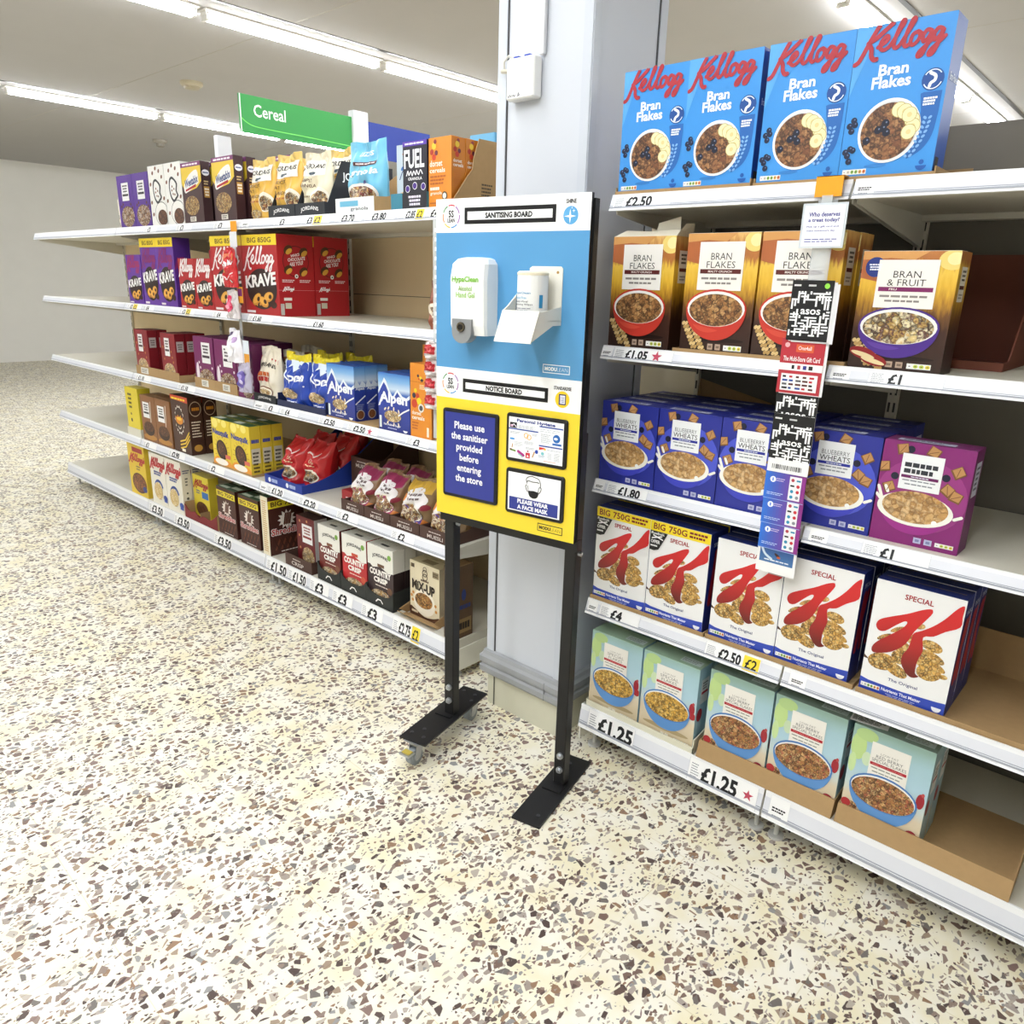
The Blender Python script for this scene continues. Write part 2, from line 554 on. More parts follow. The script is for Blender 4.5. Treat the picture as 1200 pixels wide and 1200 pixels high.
def terrazzo():
    m, nt, b = newmat('terrazzo')
    N, L = nt.nodes.new, nt.links.new
    tc = N('ShaderNodeTexCoord')
    base = N('ShaderNodeTexNoise'); base.inputs['Scale'].default_value = 9; base.inputs['Detail'].default_value = 6
    L(tc.outputs['Object'], base.inputs['Vector'])
    br = N('ShaderNodeValToRGB')
    br.color_ramp.elements[0].position = 0.35; br.color_ramp.elements[0].color = rgb('e9e1c2')
    br.color_ramp.elements[1].position = 0.62; br.color_ramp.elements[1].color = rgb('f0ecde')
    L(base.outputs['Fac'], br.inputs[0])
    col = br.outputs[0]
    nz = N('ShaderNodeTexNoise'); nz.inputs['Scale'].default_value = 40; nz.inputs['Detail'].default_value = 2
    L(tc.outputs['Object'], nz.inputs['Vector'])
    cl = N('ShaderNodeTexNoise'); cl.inputs['Scale'].default_value = 5.5; cl.inputs['Detail'].default_value = 2
    L(tc.outputs['Object'], cl.inputs['Vector'])
    for scale, keep, lo, rot, sx in ((42, 0.47, 0.16, 0.5, 1.0), (64, 0.40, 0.2, 1.7, 0.62), (110, 0.26, 0.22, 2.6, 0.8)):
        mp = N('ShaderNodeMapping'); mp.inputs['Rotation'].default_value = (0, 0, rot); mp.inputs['Scale'].default_value = (1, sx, 0)
        L(tc.outputs['Object'], mp.inputs[0])
        mv = N('ShaderNodeVectorMath'); mv.operation = 'MULTIPLY_ADD'
        L(nz.outputs['Color'], mv.inputs[0]); mv.inputs[1].default_value = (0.006, 0.006, 0); L(mp.outputs[0], mv.inputs[2])
        vo = N('ShaderNodeTexVoronoi'); vo.voronoi_dimensions = '2D'; vo.inputs['Scale'].default_value = scale
        ve = N('ShaderNodeTexVoronoi'); ve.voronoi_dimensions = '2D'; ve.feature = 'DISTANCE_TO_EDGE'; ve.inputs['Scale'].default_value = scale
        L(mv.outputs[0], vo.inputs['Vector']); L(mv.outputs[0], ve.inputs['Vector'])
        sp = N('ShaderNodeSeparateColor'); L(vo.outputs['Color'], sp.inputs[0])
        # chip present where the cell's random value is low enough (denser in patches)
        ad = N('ShaderNodeMath'); ad.operation = 'MULTIPLY_ADD'
        L(cl.outputs['Fac'], ad.inputs[0]); ad.inputs[1].default_value = 0.5; ad.inputs[2].default_value = keep - 0.25
        lt = N('ShaderNodeMath'); lt.operation = 'LESS_THAN'; L(sp.outputs[0], lt.inputs[0]); L(ad.outputs[0], lt.inputs[1])
        th = N('ShaderNodeMath'); th.operation = 'MULTIPLY_ADD'; L(sp.outputs[1], th.inputs[0]); th.inputs[1].default_value = 0.2; th.inputs[2].default_value = lo - 0.08
        gt = N('ShaderNodeMapRange'); gt.inputs[3].default_value = 0; gt.inputs[4].default_value = 1
        L(ve.outputs['Distance'], gt.inputs[0]); L(th.outputs[0], gt.inputs[1])
        a2 = N('ShaderNodeMath'); a2.operation = 'ADD'; L(th.outputs[0], a2.inputs[0]); a2.inputs[1].default_value = 0.05; L(a2.outputs[0], gt.inputs[2])
        mk = N('ShaderNodeMath'); mk.operation = 'MULTIPLY'; L(lt.outputs[0], mk.inputs[0]); L(gt.outputs[0], mk.inputs[1])
        cr = N('ShaderNodeValToRGB'); cr.color_ramp.interpolation = 'CONSTANT'
        cs = ['5f4c44', '8c7a6e', '9c8f84', '755e54', 'a99d94', '6f6863', '8f7158', '4f403b', 'b5aa9c', '836c64', '908e8c', '9c8874']
        e = cr.color_ramp.elements
        e[0].color = rgb(cs[0]); e[1].position = 1 / 12; e[1].color = rgb(cs[1])
        for i in range(2, 12):
            x = e.new(i / 12); x.color = rgb(cs[i])
        L(sp.outputs[2], cr.inputs[0])
        mx = N('ShaderNodeMix'); mx.data_type = 'RGBA'
        L(mk.outputs[0], mx.inputs[0]); L(col, mx.inputs[6]); L(cr.outputs[0], mx.inputs[7])
        col = mx.outputs[2]
    # faint joints between the cast tiles
    bk = N('ShaderNodeTexBrick'); bk.offset = 0.0
    mpj = N('ShaderNodeMapping'); mpj.inputs['Rotation'].default_value = (0, 0, 0.02)
    L(tc.outputs['Object'], mpj.inputs[0]); L(mpj.outputs[0], bk.inputs['Vector'])
    bk.inputs['Scale'].default_value = 1.0; bk.inputs['Mortar Size'].default_value = 0.0012
    bk.inputs['Brick Width'].default_value = 0.4; bk.inputs['Row Height'].default_value = 0.4
    bk.inputs['Color1'].default_value = bk.inputs['Color2'].default_value = (1, 1, 1, 1); bk.inputs['Mortar'].default_value = rgb('d9cfae')
    mj = N('ShaderNodeMix'); mj.data_type = 'RGBA'; mj.blend_type = 'MULTIPLY'; mj.inputs[0].default_value = 0.5
    L(col, mj.inputs[6]); L(bk.outputs['Color'], mj.inputs[7])
    L(mj.outputs[2], b.inputs['Base Color'])
    b.inputs['Roughness'].default_value = 0.42
    b.inputs['Specular IOR Level'].default_value = 0.45
    return m

XL, XR, YF, YB = -15.0, 4.2, -4.0, 10.5
m = MB(); m.box(XL, XR, YF, YB, -0.05, 0, terrazzo()); struct('floor', m)
CEILM = mat('b4b2b1', 0.9, noise=0.03, scale=3)
m = MB(); m.box(XL, XR, YF, YB, CEIL, CEIL + 0.06, CEILM)
# narrow dark slots in the ceiling beside each light row, plus panel seams
for x in (-9.16, -5.46, -2.05, 1.4):
    m.box(x + 0.22, x + 0.255, YF, YB, CEIL - 0.003, CEIL + 0.01, '141312')
for y in (-1.2, 1.6, 3.4, 6.2, 8.9):
    m.box(XL, XR, y, y + 0.006, CEIL - 0.0012, CEIL + 0.01, 'aaa398')
struct('ceiling', m)
WALLM = mat('e4e2dc', 0.8, noise=0.03, scale=4)
for n, a in (('wall_left', (XL - .06, XL, YF, YB)), ('wall_right', (XR, XR + .06, YF, YB)), ('wall_back', (XL, XR, YB, YB + .06)), ('wall_front', (XL, XR, YF - .06, YF))):
    m = MB(); m.box(*a, 0, CEIL, WALLM); struct(n, m)

# ------------------------------------------------------------------ column
CW = mat('cfd3db', 0.35, noise=0.02, scale=6)
CW2 = mat('cacfd8', 0.3, noise=0.02, scale=6)
CB = mat('cfcdb8', 0.5, noise=0.06, scale=12)
cx0, cx1, cy0, cy1 = -1.722, -1.380, 1.8144, 2.165
m = MB()
m.box(cx0 + .002, cx1 - .002, cy0 + .002, cy1 - .002, 0.165, CEIL, CW)
m.box(cx0 + .003, cx1 - .003, cy0 + .003, cy1 - .003, 0, 0.165, CB)
# folded corner trims with a dark seam beside them
for (a, b_) in ((cx0, cx0 + .034), (cx1 - .03, cx1)):
    m.box(a, b_, cy0 - .003, cy0 + .004, 0.2, CEIL, CW2)
m.box(cx0 + .034, cx0 + .0385, cy0 - .0008, cy0 + .003, 0.2, CEIL, '4a4a4c')
m.box(cx0 + .034, cx0 + .0375, cy0 - .0006, cy0 + .003, 0, 0.16, '6a685c')
m.box(cx1 - .004, cx1 + .003, cy0, cy0 + .03, 0.2, CEIL, CW2)
m.box(cx1 - .004, cx1 + .003, cy1 - .035, cy1, 0.2, CEIL, CW2)
m.box(cx1 - .004, cx1 + .001, cy1 - .040, cy1 - .035, 0.2, CEIL, '4a4a4c')
struct('wall_column', m)
# ribbed grey bumper wrapped round the foot of the column
BG = mat('9b9d9f', 0.4, noise=0.03, scale=20)
m = MB()
prof = [(0.0, .128), (.018, .131), (.024, .140), (.024, .158), (.017, .165), (.017, .170), (.024, .176), (.024, .196), (.016, .206), (.012, .218), (0.0, .222)]
def bump_ring(o):
    return [(cx0 - o, cy1), (cx0 - o, cy0 - o + .008), (cx0 - o + .008, cy0 - o), (cx1 + o - .008, cy0 - o), (cx1 + o, cy0 - o + .008), (cx1 + o, cy1)]
rings = [[(x, y, z) for x, y in bump_ring(o)] for o, z in prof]
m.loft(rings, BG, cap=False, closed=False)
m.box(cx1 - .052, cx1 - .050, cy0 - .0246, cy0 - .02, .135, .2, '77797b')
struct('baseboard_column', m)

# ------------------------------------------------------------------ ceiling lights
def emit_mat(s):
    mm = bpy.data.materials.new('lit_tube'); mm.use_nodes = True
    nt = mm.node_tree; nt.nodes.clear()
    o = nt.nodes.new('ShaderNodeOutputMaterial'); e = nt.nodes.new('ShaderNodeEmission')
    e.inputs[0].default_value = (0.945, 0.975, 1.0, 1); e.inputs[1].default_value = s
    nt.links.new(e.outputs[0], o.inputs[0])
    return mm
EM = emit_mat(TUBE_STRENGTH)
TL = 1.473
def strip_proto():
    t = thing('strip_light', '', 'ceiling light')
    m = MB(); m.box(-.075, .075, 0, TL, -.012, 0, 'e6e4de'); m.box(-.04, .04, 0.01, TL - .01, -.03, -.012, 'e6e4de')
    obj('housing', m, t)
    m = MB()
    n = 10
    for k in range(1):
        prof = [(.052 * math.cos(PI + PI * i / n), -.03 - .032 * math.sin(PI * i / n)) for i in range(n + 1)]
        m.prism([(a, b) for a, b in prof], 1, .03, TL - .03, EM)
    obj('diffuser', m, t)
    m = MB()
    for y in (.012, TL - .032): m.box(-.04, .04, y, y + .02, -.062, -.012, 'dcdad4')
    obj('end_cap', m, t)
    return t
proto = strip_proto()
rows = {-.9: .6, -.15: .6, -5.46: 1.343, -9.16: 4.22 - 1.515 * 2, -2.05: 3.6 - 1.515 * 2, 1.4: -.2}  # first two rows are added out of view to brighten the right-hand box fronts
special = {(-5.46, 1): 'second ceiling strip light from the top edge, long row above the green aisle sign', (-5.46, 0): 'ceiling strip light cut by the top left corner of the photo',
           (-5.46, 2): 'ceiling strip light passing behind the white column on its left', (-9.16, 2): 'far ceiling strip light just left of the green aisle sign', (-9.16, 1): 'far ceiling strip light at the left edge above the shelves',
           (-2.05, 3): 'ceiling strip light above the blue cereal boxes on the right'}
first = True
for x, y0 in rows.items():
    for k in range(-3, 6):
        y = y0 + k * 1.515
        if y < YF + .1 or y + TL > YB - .05 or (x > 1 and y < 2.2) or (x in (-.9, -.15) and y > -.8): continue
        o = proto if first else copy_tree(proto)
        first = False
        o.location = (x, y, CEIL)
        tag(o, special.get((x, k), 'ceiling strip light of the continued and added rows away from the shelves'), 'ceiling light', 'ceiling strip lights')

t = thing('smoke_detector', 'larger beige disc on the ceiling above the far light row', 'smoke detector', (-7.46, 3.75, CEIL))
m = MB(); m.lathe([(.10, 0), (.10, -.02), (.085, -.035)], 'b7ad94'); obj('base', m, t, smooth=False)
m = MB(); m.lathe([(.07, -.035), (.065, -.055), (.03, -.062)], 'a89e86'); obj('sensor_head', m, t)
t = thing('smoke_detector', 'small grey disc on the ceiling below the far light row', 'smoke detector', (-10.85, 4.95, CEIL))
m = MB(); m.lathe([(.09, 0), (.09, -.03), (.07, -.045)], '9b958a'); obj('base', m, t)
m = MB(); m.lathe([(.05, -.045), (.05, -.08), (.03, -.09)], '8b857a'); obj('sensor_head', m, t)

# ------------------------------------------------------------------ white box on the column
t = thing('sensor_box', 'small white plastic box fixed high on the white column', 'sensor', (-1.605, cy0 - .0008, 2.06))
m = MB(); m.bbox(-.053, .053, -.036, 0, -.054, .052, 'f2f2f0', .004); obj('cover', m, t)
m = MB(); F = Face((-.053, -.036, -.054), (1, 0, 0), (0, 0, 1), .106, .106)
for s_ in ([(.08, .12), (.12, .06), (.15, .13), (.19, .07), (.22, .12)], [(.25, .08), (.29, .12), (.31, .07), (.35, .11)], [(.45, .06), (.46, .15), (.5, .09), (.45, .09)]):
    stroke(m, F, smooth_pts(s_, 3), .0022, '33384a', 1)
obj('handwriting', m, t)
m = MB(); m.tube([(-.03, -.02, .05), (-.05, -.03, .062), (-.068, -.03, .05), (-.075, -.02, .03)], .0035, 'd8d6d0')
m.cyl((-.085, -.018, .03), (-.045, -.03, .022), .006, 'c9c4b4', 10); obj('cable', m, t)
m = MB(); m.box(-.03, -.012, -.03, -.012, .052, .057, '2c46b0'); m.box(.01, .03, -.03, -.012, .052, .057, '2c46b0'); obj('terminal', m, t)
t = thing('cable_trunking', 'thin white trunking running up the column from the sensor box', 'trunking', (-1.548, cy0 - .0008, 2.114))
m = MB(); m.bbox(-.009, .009, -.014, 0, 0, CEIL - 2.114, 'd9dade', .002); obj('trunking_cover', m, t)

# ================================================================== shelving
ZS = [0.165, 0.548, 0.940, 1.336, 1.737]      # shelf surfaces
ZR = [0.090, 0.504, 0.9045, 1.3023, 1.6987]   # lower edges of the price rails
YS, YBK = 1.826, 2.40                         # shelf front, back panel
SHELF = mat('d6d2c4', 0.4, noise=0.03, scale=8)
PANEL = mat('e2cca4', 0.55, noise=0.04, scale=6)
RAIL = mat('eff0f2', 0.28, spec=0.5)
TICK = mat('f6f6f6', 0.3)
INK = mat('0e0f14', 0.5)

def ticket(parent, ox, x0, x1, lv, kind):
    """a printed price ticket slid into the rail (rail-local x)"""
    zb, h = ZR[lv], (ZS[lv] + .002 - ZR[lv])
    F = Face((ox + x0, 1.811, zb), (1, 0, 0), (0, .015, h), x1 - x0, math.hypot(.015, h))
    m = MB()
    sale = kind.endswith(' y')
    star = kind.endswith(' *')
    txt = kind[:-2] if (sale or star) else kind
    rect(m, F, 0, .06, 1, .94, TICK, 2)
    rect(m, F, 0, .06, .006, .94, 'c9ccd2', 3); rect(m, F, .994, .06, 1, .94, 'c9ccd2', 3)
    w = x1 - x0
    if kind == 'tag':
        bars(m, F, .15, .38, .85, .58, 2, INK, 3, fill=.6); bars(m, F, .2, .18, .7, .3, 1, '8a8d96', 3)
    elif kind == 'faded':
        bars(m, F, .15, .3, .4, .75, 4, 'c6cad6', 3); stroke(m, F, [(.45, .3), (.6, .28), (.75, .35), (.85, .7)], .001, 'aab0c4', 3)
    else:
        small = len(txt) > 3
        t0 = .07 / w * .5
        bars(m, F, .04, .2, min(.3, .035 / w), .8, 6, '8a8d96', 3, seed=len(txt) + lv, fill=.35)
        a0 = min(.34, .042 / w); end = .97
        if sale: end = .66
        if star: end = .72
        ch = .66
        asp = text_geo(txt, .04)[2] * ch * F.h / F.w
        a1 = min(end, a0 + asp)
        text(m, F, txt, a0, .17, a1, .17 + ch, INK, 3, bold=.04)
        if sale:
            rect(m, F, a1 + .04, .08, a1 + .32, .92, 'f4d93a', 3)
            text(m, F, '£2', a1 + .08, .2, a1 + .28, .78, INK, 4, bold=.02)
        if star:
            ca = a1 + .15
            pts = []
            for i in range(10):
                r = (.017 if i % 2 == 0 else .0068)
                pts.append((ca + r * math.sin(PI * i / 5) / F.w, .5 + r * math.cos(PI * i / 5) / F.h))
            poly(m, F, pts, 'c0485e', 3)
    return obj('price_ticket', m, parent)

PANEL_SHADE = mat('6f6a60', 0.6, noise=0.04, scale=6)  # darker copy of PANEL, with the right bays' deep shade put into the colour
def bay(x0, x1, label, tickets, ends=(False, False), PANEL=PANEL):
    t = thing('shelving_bay', label, 'shelving', (x0, 0, 0), 0, 'supermarket shelving bays')
    W = x1 - x0
    m = MB()
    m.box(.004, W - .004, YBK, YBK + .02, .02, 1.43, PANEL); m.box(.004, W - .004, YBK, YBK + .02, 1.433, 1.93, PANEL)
    m.box(.004, W - .004, YBK + .003, YBK + .018, 1.425, 1.44, '6c6454')
    obj('back_panel', m, t)
    for xa in (0.0, W):
        m = MB(); xs = -.0005 if xa == 0 else -.0145
        m.box(xa + xs, xa + xs + .015, YBK - .014, YBK + .03, .02, 2.0, 'd3cdbd')
        for k in range(36):
            z = .12 + k * .05
            m.box(xa + xs + .0045, xa + xs + .0105, YBK - .0146, YBK - .013, z, z + .028, '3b3833')
        obj('upright', m, t)
    for lv in range(5):
        zs = ZS[lv]
        m = MB()
        m.box(.002, W - .002, YS, YBK - .015, zs - (.03 if lv else .05), zs, SHELF)
        if lv:
            m.box(.002, W - .002, YS + .02, YS + .035, zs - .036, zs - .03, SHELF)
            m.box(.002, W - .002, YBK - .06, YBK - .015, zs - .045, zs - .03, SHELF)
        sh = obj('shelf', m, t)
        if lv:
            for xa in (.004, W - .007):
                m = MB(); m.prism([(YS + .02, zs - .03), (YBK - .016, zs - .03), (YBK - .016, zs - .11), (YS + .02, zs - .045)], 0, xa, xa + .003, 'd9d5c8')
                obj('bracket', m, sh)
        zb = ZR[lv]; zt = zs + .002
        m = MB(); h = zt - zb
        m.prism([(1.811, zb), (1.811 + .015, zt), (1.811 + .022, zt), (1.811 + .022, zb + .004)], 0, .003, W - .003, RAIL)
        # grooves and the raised lips that hold the tickets
        m.prism([(1.811 - .0014, zb), (1.811 + .001, zb + .003), (1.814, zb + .003), (1.814, zb)], 0, .003, W - .003, RAIL)
        m.prism([(1.8245, zt - .003), (1.8252, zt + .0015), (1.828, zt + .0015), (1.828, zt - .003)], 0, .003, W - .003, RAIL)
        m.prism([(1.8113, zb + h * .16), (1.8118 , zb + h * .24), (1.816, zb + h * .24), (1.816, zb + h * .16)], 0, .003, W - .003, 'a9adb8')
        RF = Face((.003, 1.811, zb), (1, 0, 0), (0, .015, h), W - .006, math.hypot(.015, h))
        rect(m, RF, 0, .30, 1, .80, 'dfe1e8', 0.6); rect(m, RF, 0, .27, 1, .31, '9a9eac', 0.9)
        r = obj('price_rail', m, t)
        for a, b_, k in tickets.get(lv, []):
            ticket(r, -x0, a, b_, lv, k)
    m = MB()
    m.box(.01, W - .01, 1.90, YBK - .02, .045, .115, 'cfcab8')
    obj('plinth', m, t)
    for xa in (.03, W - .03):
        for yy in (1.875, 2.3):
            m = MB(); m.cyl((xa, yy, 0), (xa, yy, .008), .022, 'c8c8c4', 14); m.cyl((xa, yy, .008), (xa, yy, .05), .007, 'b8b8b4', 8)
            m.box(xa - .012, xa + .012, yy - .012, yy + .012, .05, .115, 'e4e4e0')
            obj('levelling_foot', m, t)
    for side, on in zip((0, 1), ends):
        if on:
            m = MB(); xa = 0.0 if side == 0 else W
            m.box(xa - .002, xa + .003, YS, YBK, .035, .128, 'e6e4d8')
            m.box(xa - .0026, xa + .0036, YS + .27, YS + .273, .04, .122, '8f8c80')
            obj('end_panel', m, t)
    return t

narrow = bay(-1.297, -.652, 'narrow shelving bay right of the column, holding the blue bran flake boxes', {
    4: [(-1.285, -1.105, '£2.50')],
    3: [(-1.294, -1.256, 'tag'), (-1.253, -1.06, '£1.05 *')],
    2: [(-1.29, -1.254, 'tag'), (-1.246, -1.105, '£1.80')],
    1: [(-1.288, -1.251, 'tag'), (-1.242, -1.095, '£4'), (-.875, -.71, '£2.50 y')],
    0: [(-1.26, -1.08, '£1.25'), (-.885, -.668, '£1.25 *')]}, ends=(True, False), PANEL=PANEL_SHADE)
m = MB(); m.box(-.60, -.001, YBK + .002, YBK + .018, .02, 1.93, mat('e8dcc0', .55, noise=.04, scale=6)); m.box(-.16, -.05, YBK, YBK + .002, 1.10, 1.13, '3a342a')
obj('filler_panel', m, narrow)
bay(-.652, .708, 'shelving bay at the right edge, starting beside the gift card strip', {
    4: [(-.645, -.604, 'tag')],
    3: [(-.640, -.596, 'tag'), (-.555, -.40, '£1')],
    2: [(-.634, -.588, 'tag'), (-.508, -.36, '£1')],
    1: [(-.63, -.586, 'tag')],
    0: [(-.632, -.577, 'tag')]}, PANEL=PANEL_SHADE)
bay(-3.278, -1.918, 'shelving bay left of the column with the half empty second shelf', {
    4: [(-3.265, -3.204, 'tag'), (-3.0, -2.86, '£3'), (-2.80, -2.60, '£3 y'), (-2.57, -2.40, '£3.70'), (-2.385, -2.21, '£3.80'), (-2.196, -2.06, '£2.85 y'), (-2.055, -1.97, '£4')],
    3: [(-3.268, -3.06, '£1.60'), (-2.79, -2.60, '£1.60'), (-2.42, -2.27, 'faded')],
    2: [(-3.268, -3.19, 'tag'), (-3.185, -3.06, '£3'), (-3.046, -2.90, '£4'), (-2.745, -2.57, '£2.50'), (-2.54, -2.34, '£2.50 *'), (-2.17, -2.04, '£3')],
    1: [(-3.268, -3.21, 'tag'), (-3.205, -3.06, '£1.20'), (-2.935, -2.78, '£2.20'), (-2.64, -2.49, '£2'), (-2.27, -2.13, '£2')],
    0: [(-3.262, -3.075, '£1.50'), (-3.066, -2.91, '£1.50'), (-2.88, -2.73, '£3'), (-2.70, -2.55, '£3'), (-2.485, -2.34, '£3'), (-2.275, -2.10, '£2.75 y')]}, ends=(False, True))
bay(-4.638, -3.278, 'long shelving bay further left with purple and red packs', {
    4: [(-4.27, -4.12, '£3'), (-3.90, -3.735, '£3'), (-3.52, -3.35, '£3')],
    3: [(-4.60, -4.41, '£3 y'), (-4.39, -4.25, '£4'), (-3.96, -3.79, '£3 y'), (-3.60, -3.43, '£4')],
    2: [(-4.60, -4.39, '£1.10'), (-4.06, -3.86, '£1.10')],
    1: [(-4.60, -4.42, '£1'), (-4.26, -4.06, '£2.90'), (-3.80, -3.62, '£2')],
    0: [(-4.62, -4.41, '£3.50'), (-4.28, -4.08, '£3.50'), (-3.80, -3.61, '£3.50')]})
bay(-5.998, -4.638, 'shelving bay at the far left edge, mostly outside the photo', {})

# ------------------------------------------------------------------ aisle sign above the shelving
t = thing('aisle_sign', 'green Cereal sign on a white post above the shelves', 'sign', (-3.278, YBK + .03, 2.0))
m = MB(); m.bbox(-.022, .022, .0, .088, -.0, .275, 'eef0f4', .003); obj('post', m, t)
m = MB(); m.box(-.006, .006, -.58, -.0002, .095, .245, '37944a')
F = Face((.006, -.58, .095), (0, 1, 0), (0, 0, 1), .5798, .15)
rect(m, F, 0, 0, .008, 1, 'e8ece8', 1)
text(m, F, 'Cereal', .11, .46, .38, .79, 'f6faf6', 2, bold=.012)
stroke(m, F, smooth_pts([(.01, .37), (.05, .27), (.12, .2), (.3, .18), (.6, .17), (.99, .14)], 5), .004, '7be06a', 2)
obj('sign_panel', m, t)
m = MB(); m.box(-.006, .006, .0882, .50, .08, .24, '2b3f96'); obj('rear_sign_panel', m, t, label='plain blue sign panel')
t = thing('sign_post', 'short white post standing on the shelving behind the brown boxes', 'post', (-4.638, YBK + .05, 2.0))
m = MB(); m.bbox(-.022, .022, .0, .09, 0, .30, 'e9ebf2', .003); obj('post', m, t)
m = MB(); m.bbox(-.03, .03, -.012, .10, -.0, .012, 'd9dbe2', .002); obj('foot_plate', m, t)

# ================================================================== packs on the right
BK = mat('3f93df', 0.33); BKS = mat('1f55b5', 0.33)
FLK = cereal(['7a4a2c', '9c6a40', '5c3420', 'b98755', '84502e'], 62)
FLK_GOLD = cereal(['d9a64a', 'e9c277', 'b97f2c', 'f0d592', 'c8923a'], 80)
FLK_BRAN = cereal(['8a5a32', 'b5824a', '6b3f22', 'cfa268', '9c6b3c'], 68)
FLK_RED = cereal(['c79a52', '8c4b34', 'dcb878', 'a93a3a', 'b98548', '7d4a2c', 'e0c48c'], 85)
PILLOW = cereal(['c79a5c', 'd9b27a', 'b28348', 'e2c494', 'bf8f50'], 48, dark='6a4520', amt=0.6)
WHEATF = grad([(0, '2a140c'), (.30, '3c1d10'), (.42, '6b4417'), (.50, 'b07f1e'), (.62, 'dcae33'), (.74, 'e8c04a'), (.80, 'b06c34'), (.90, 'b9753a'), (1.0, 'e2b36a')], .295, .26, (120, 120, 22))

def art_bran_blue(m, F):
    poly(m, F, [(0, 1), (0, .55), (.25, 1)], '58a6e6', 1)
    script_logo(m, F, .02, .755, 1.0, 1.0, 'a82a37', 3, .0092)
    text(m, F, 'Bran', .29, .67, .60, .745, 'f8fbff', 2, bold=.03)
    text(m, F, 'Flakes', .235, .59, .64, .668, 'f8fbff', 2, bold=.03)
    circ(m, F, .86, .607, .021, '1d4d96', 2); ringf(m, F, .86, .607, .0165, .0185, 'e8f2ff', 3, 16, .6, 2.6); ringf(m, F, .86, .607, .0165, .0185, 'e8f2ff', 3, 16, 3.6, 5.9)
    stroke(m, F, smooth_pts([(.83, .648), (.88, .628), (.88, .60), (.845, .585), (.835, .565)], 4), .006, 'f4f8ff', 3)
    poly(m, F, [(.76, .525), (.79, .532), (.97, .532)] + smooth_pts([(.965, .40), (.94, .26), (.86, .17), (.72, .115)], 4) + [(.70, .14), (.76, .2), (.8, .3), (.79, .42)], '2566b4', 1)
    bars(m, F, .80, .445, .94, .50, 3, 'f4f8ff', 3, fill=.7)
    for i in range(9):
        q = i / 8; a = .87 - .12 * q * q - .02 * q; b = .37 - .235 * q
        for s in (-1, 1):
            ell(m, F, a + s * .025, b, .022, .009, '7fb4e8', 3, 8, rot=s * .7)
    for a, b in ((.10, .40), (.06, .365), (.115, .372), (.085, .33), (.10, .21), (.05, .19), (.075, .165), (.13, .20), (.10, .125)):
        circ(m, F, a, b, .0065, '16223f', 3, 12); circ(m, F, a + .008, b + .006, .0018, '5a6a92', 4, 6)
    ell(m, F, .40, .085, .12, .012, '2f7cc8', 2)
    circ(m, F, .49, .31, .0625, 'f4f4f0', 3, 40); circ(m, F, .49, .31, .0575, 'd8dade', 4, 40); circ(m, F, .485, .305, .0555, FLK, 5, 40)
    for a, b in ((.57, .44), (.63, .425), (.685, .40), (.72, .365), (.735, .325), (.70, .29)):
        circ(m, F, a, b, .0150, 'b9a660', 6, 18); circ(m, F, a, b, .0138, 'f1e7b6', 6, 18); circ(m, F, a, b, .005, 'e2d292', 6, 12)
    for a, b in ((.43, .33), (.47, .30), (.27, .255), (.45, .36), (.38, .32)):
        circ(m, F, a, b, .008, '151c30', 7, 14); circ(m, F, a + .01, b + .006, .002, '6b7796', 8, 6)
    traffic(m, F, .05, .035, .31, .07)
    ell(m, F, .88, .065, .055, .03, '1d5cb0', 2, 12, PI, 2 * PI); circ(m, F, .88, .088, .005, '1d5cb0', 2, 8)

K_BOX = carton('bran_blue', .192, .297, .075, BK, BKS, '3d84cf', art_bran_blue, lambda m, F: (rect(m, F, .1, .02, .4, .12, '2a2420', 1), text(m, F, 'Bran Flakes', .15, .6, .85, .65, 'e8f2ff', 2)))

def art_malt(m, F, panel='f3efe8', bar='5a1f1c', bowlc='c2372a', name=('BRAN', 'FLAKES'), fill=None, sub='MALTY CRUNCH'):
    poly(m, F, [(0, 1), (0, .78), (.25, .74), (.5, .79), (.62, 1)], 'b0653a', 1)
    poly(m, F, [(0, 1), (0, .93), (.3, .945), (.55, .93), (.7, 1)], 'd39a5a', 2)
    ell(m, F, .93, .93, .14, .08, 'ecd27a', 1); ell(m, F, .95, .94, .08, .05, 'f4e4a4', 2)
    rect(m, F, .185, .535, .81, .93, panel, 4)
    text(m, F, name[0], .355, .785, .64, .84, '1e1a18', 5, bold=-.005)
    text(m, F, name[1], .30, .718, .70, .772, '1e1a18', 5, bold=-.005)
    rect(m, F, .215, .672, .785, .708, bar, 5); text(m, F, sub, .33, .681, .33 + .0275 * len(sub), .699, 'f0e4dc', 6, bold=.02)
    bars(m, F, .24, .615, .76, .65, 1, '8b8480', 5, fill=.5); bars(m, F, .30, .578, .68, .61, 1, '8b8480', 5, fill=.5)
    ell(m, F, .5, .12, .42, .02, '1e0d08', 2)
    bowl(m, F, .49, .38, .43, .165, .115, bowlc, fill or FLK_BRAN, 6)
    ell(m, F, .40, .30, .25, .12, 'd04a38' if bowlc == 'c2372a' else '5c3a9a', 6.5, 20, PI * 1.15, PI * 1.7)
    for s, (a, b, r) in ((1, (.13, .13, 1.95)), (1, (.22, .10, 2.15))):
        for i in range(8):
            q = i / 7
            for o in (-.022, .022):
                ell(m, F, a - .07 + .16 * q + o + (r - 1.95) * .2, b + .12 - .2 * q, .022, .02, ('d9bd84', 'b8945a')[i % 2], 4 if o < 0 else 5, 8, rot=-.6)
    for a in (.42, .53): rect(m, F, a, .035, a + .075, .085, 'b9a08c', 3); rect(m, F, a + .015, .05, a + .06, .07, '7d6a5c', 4)
    traffic(m, F, .65, .035, .9, .08, 3, ('f4f4f2', 'c5d44a', 'c5d44a', 'e5d23a'))
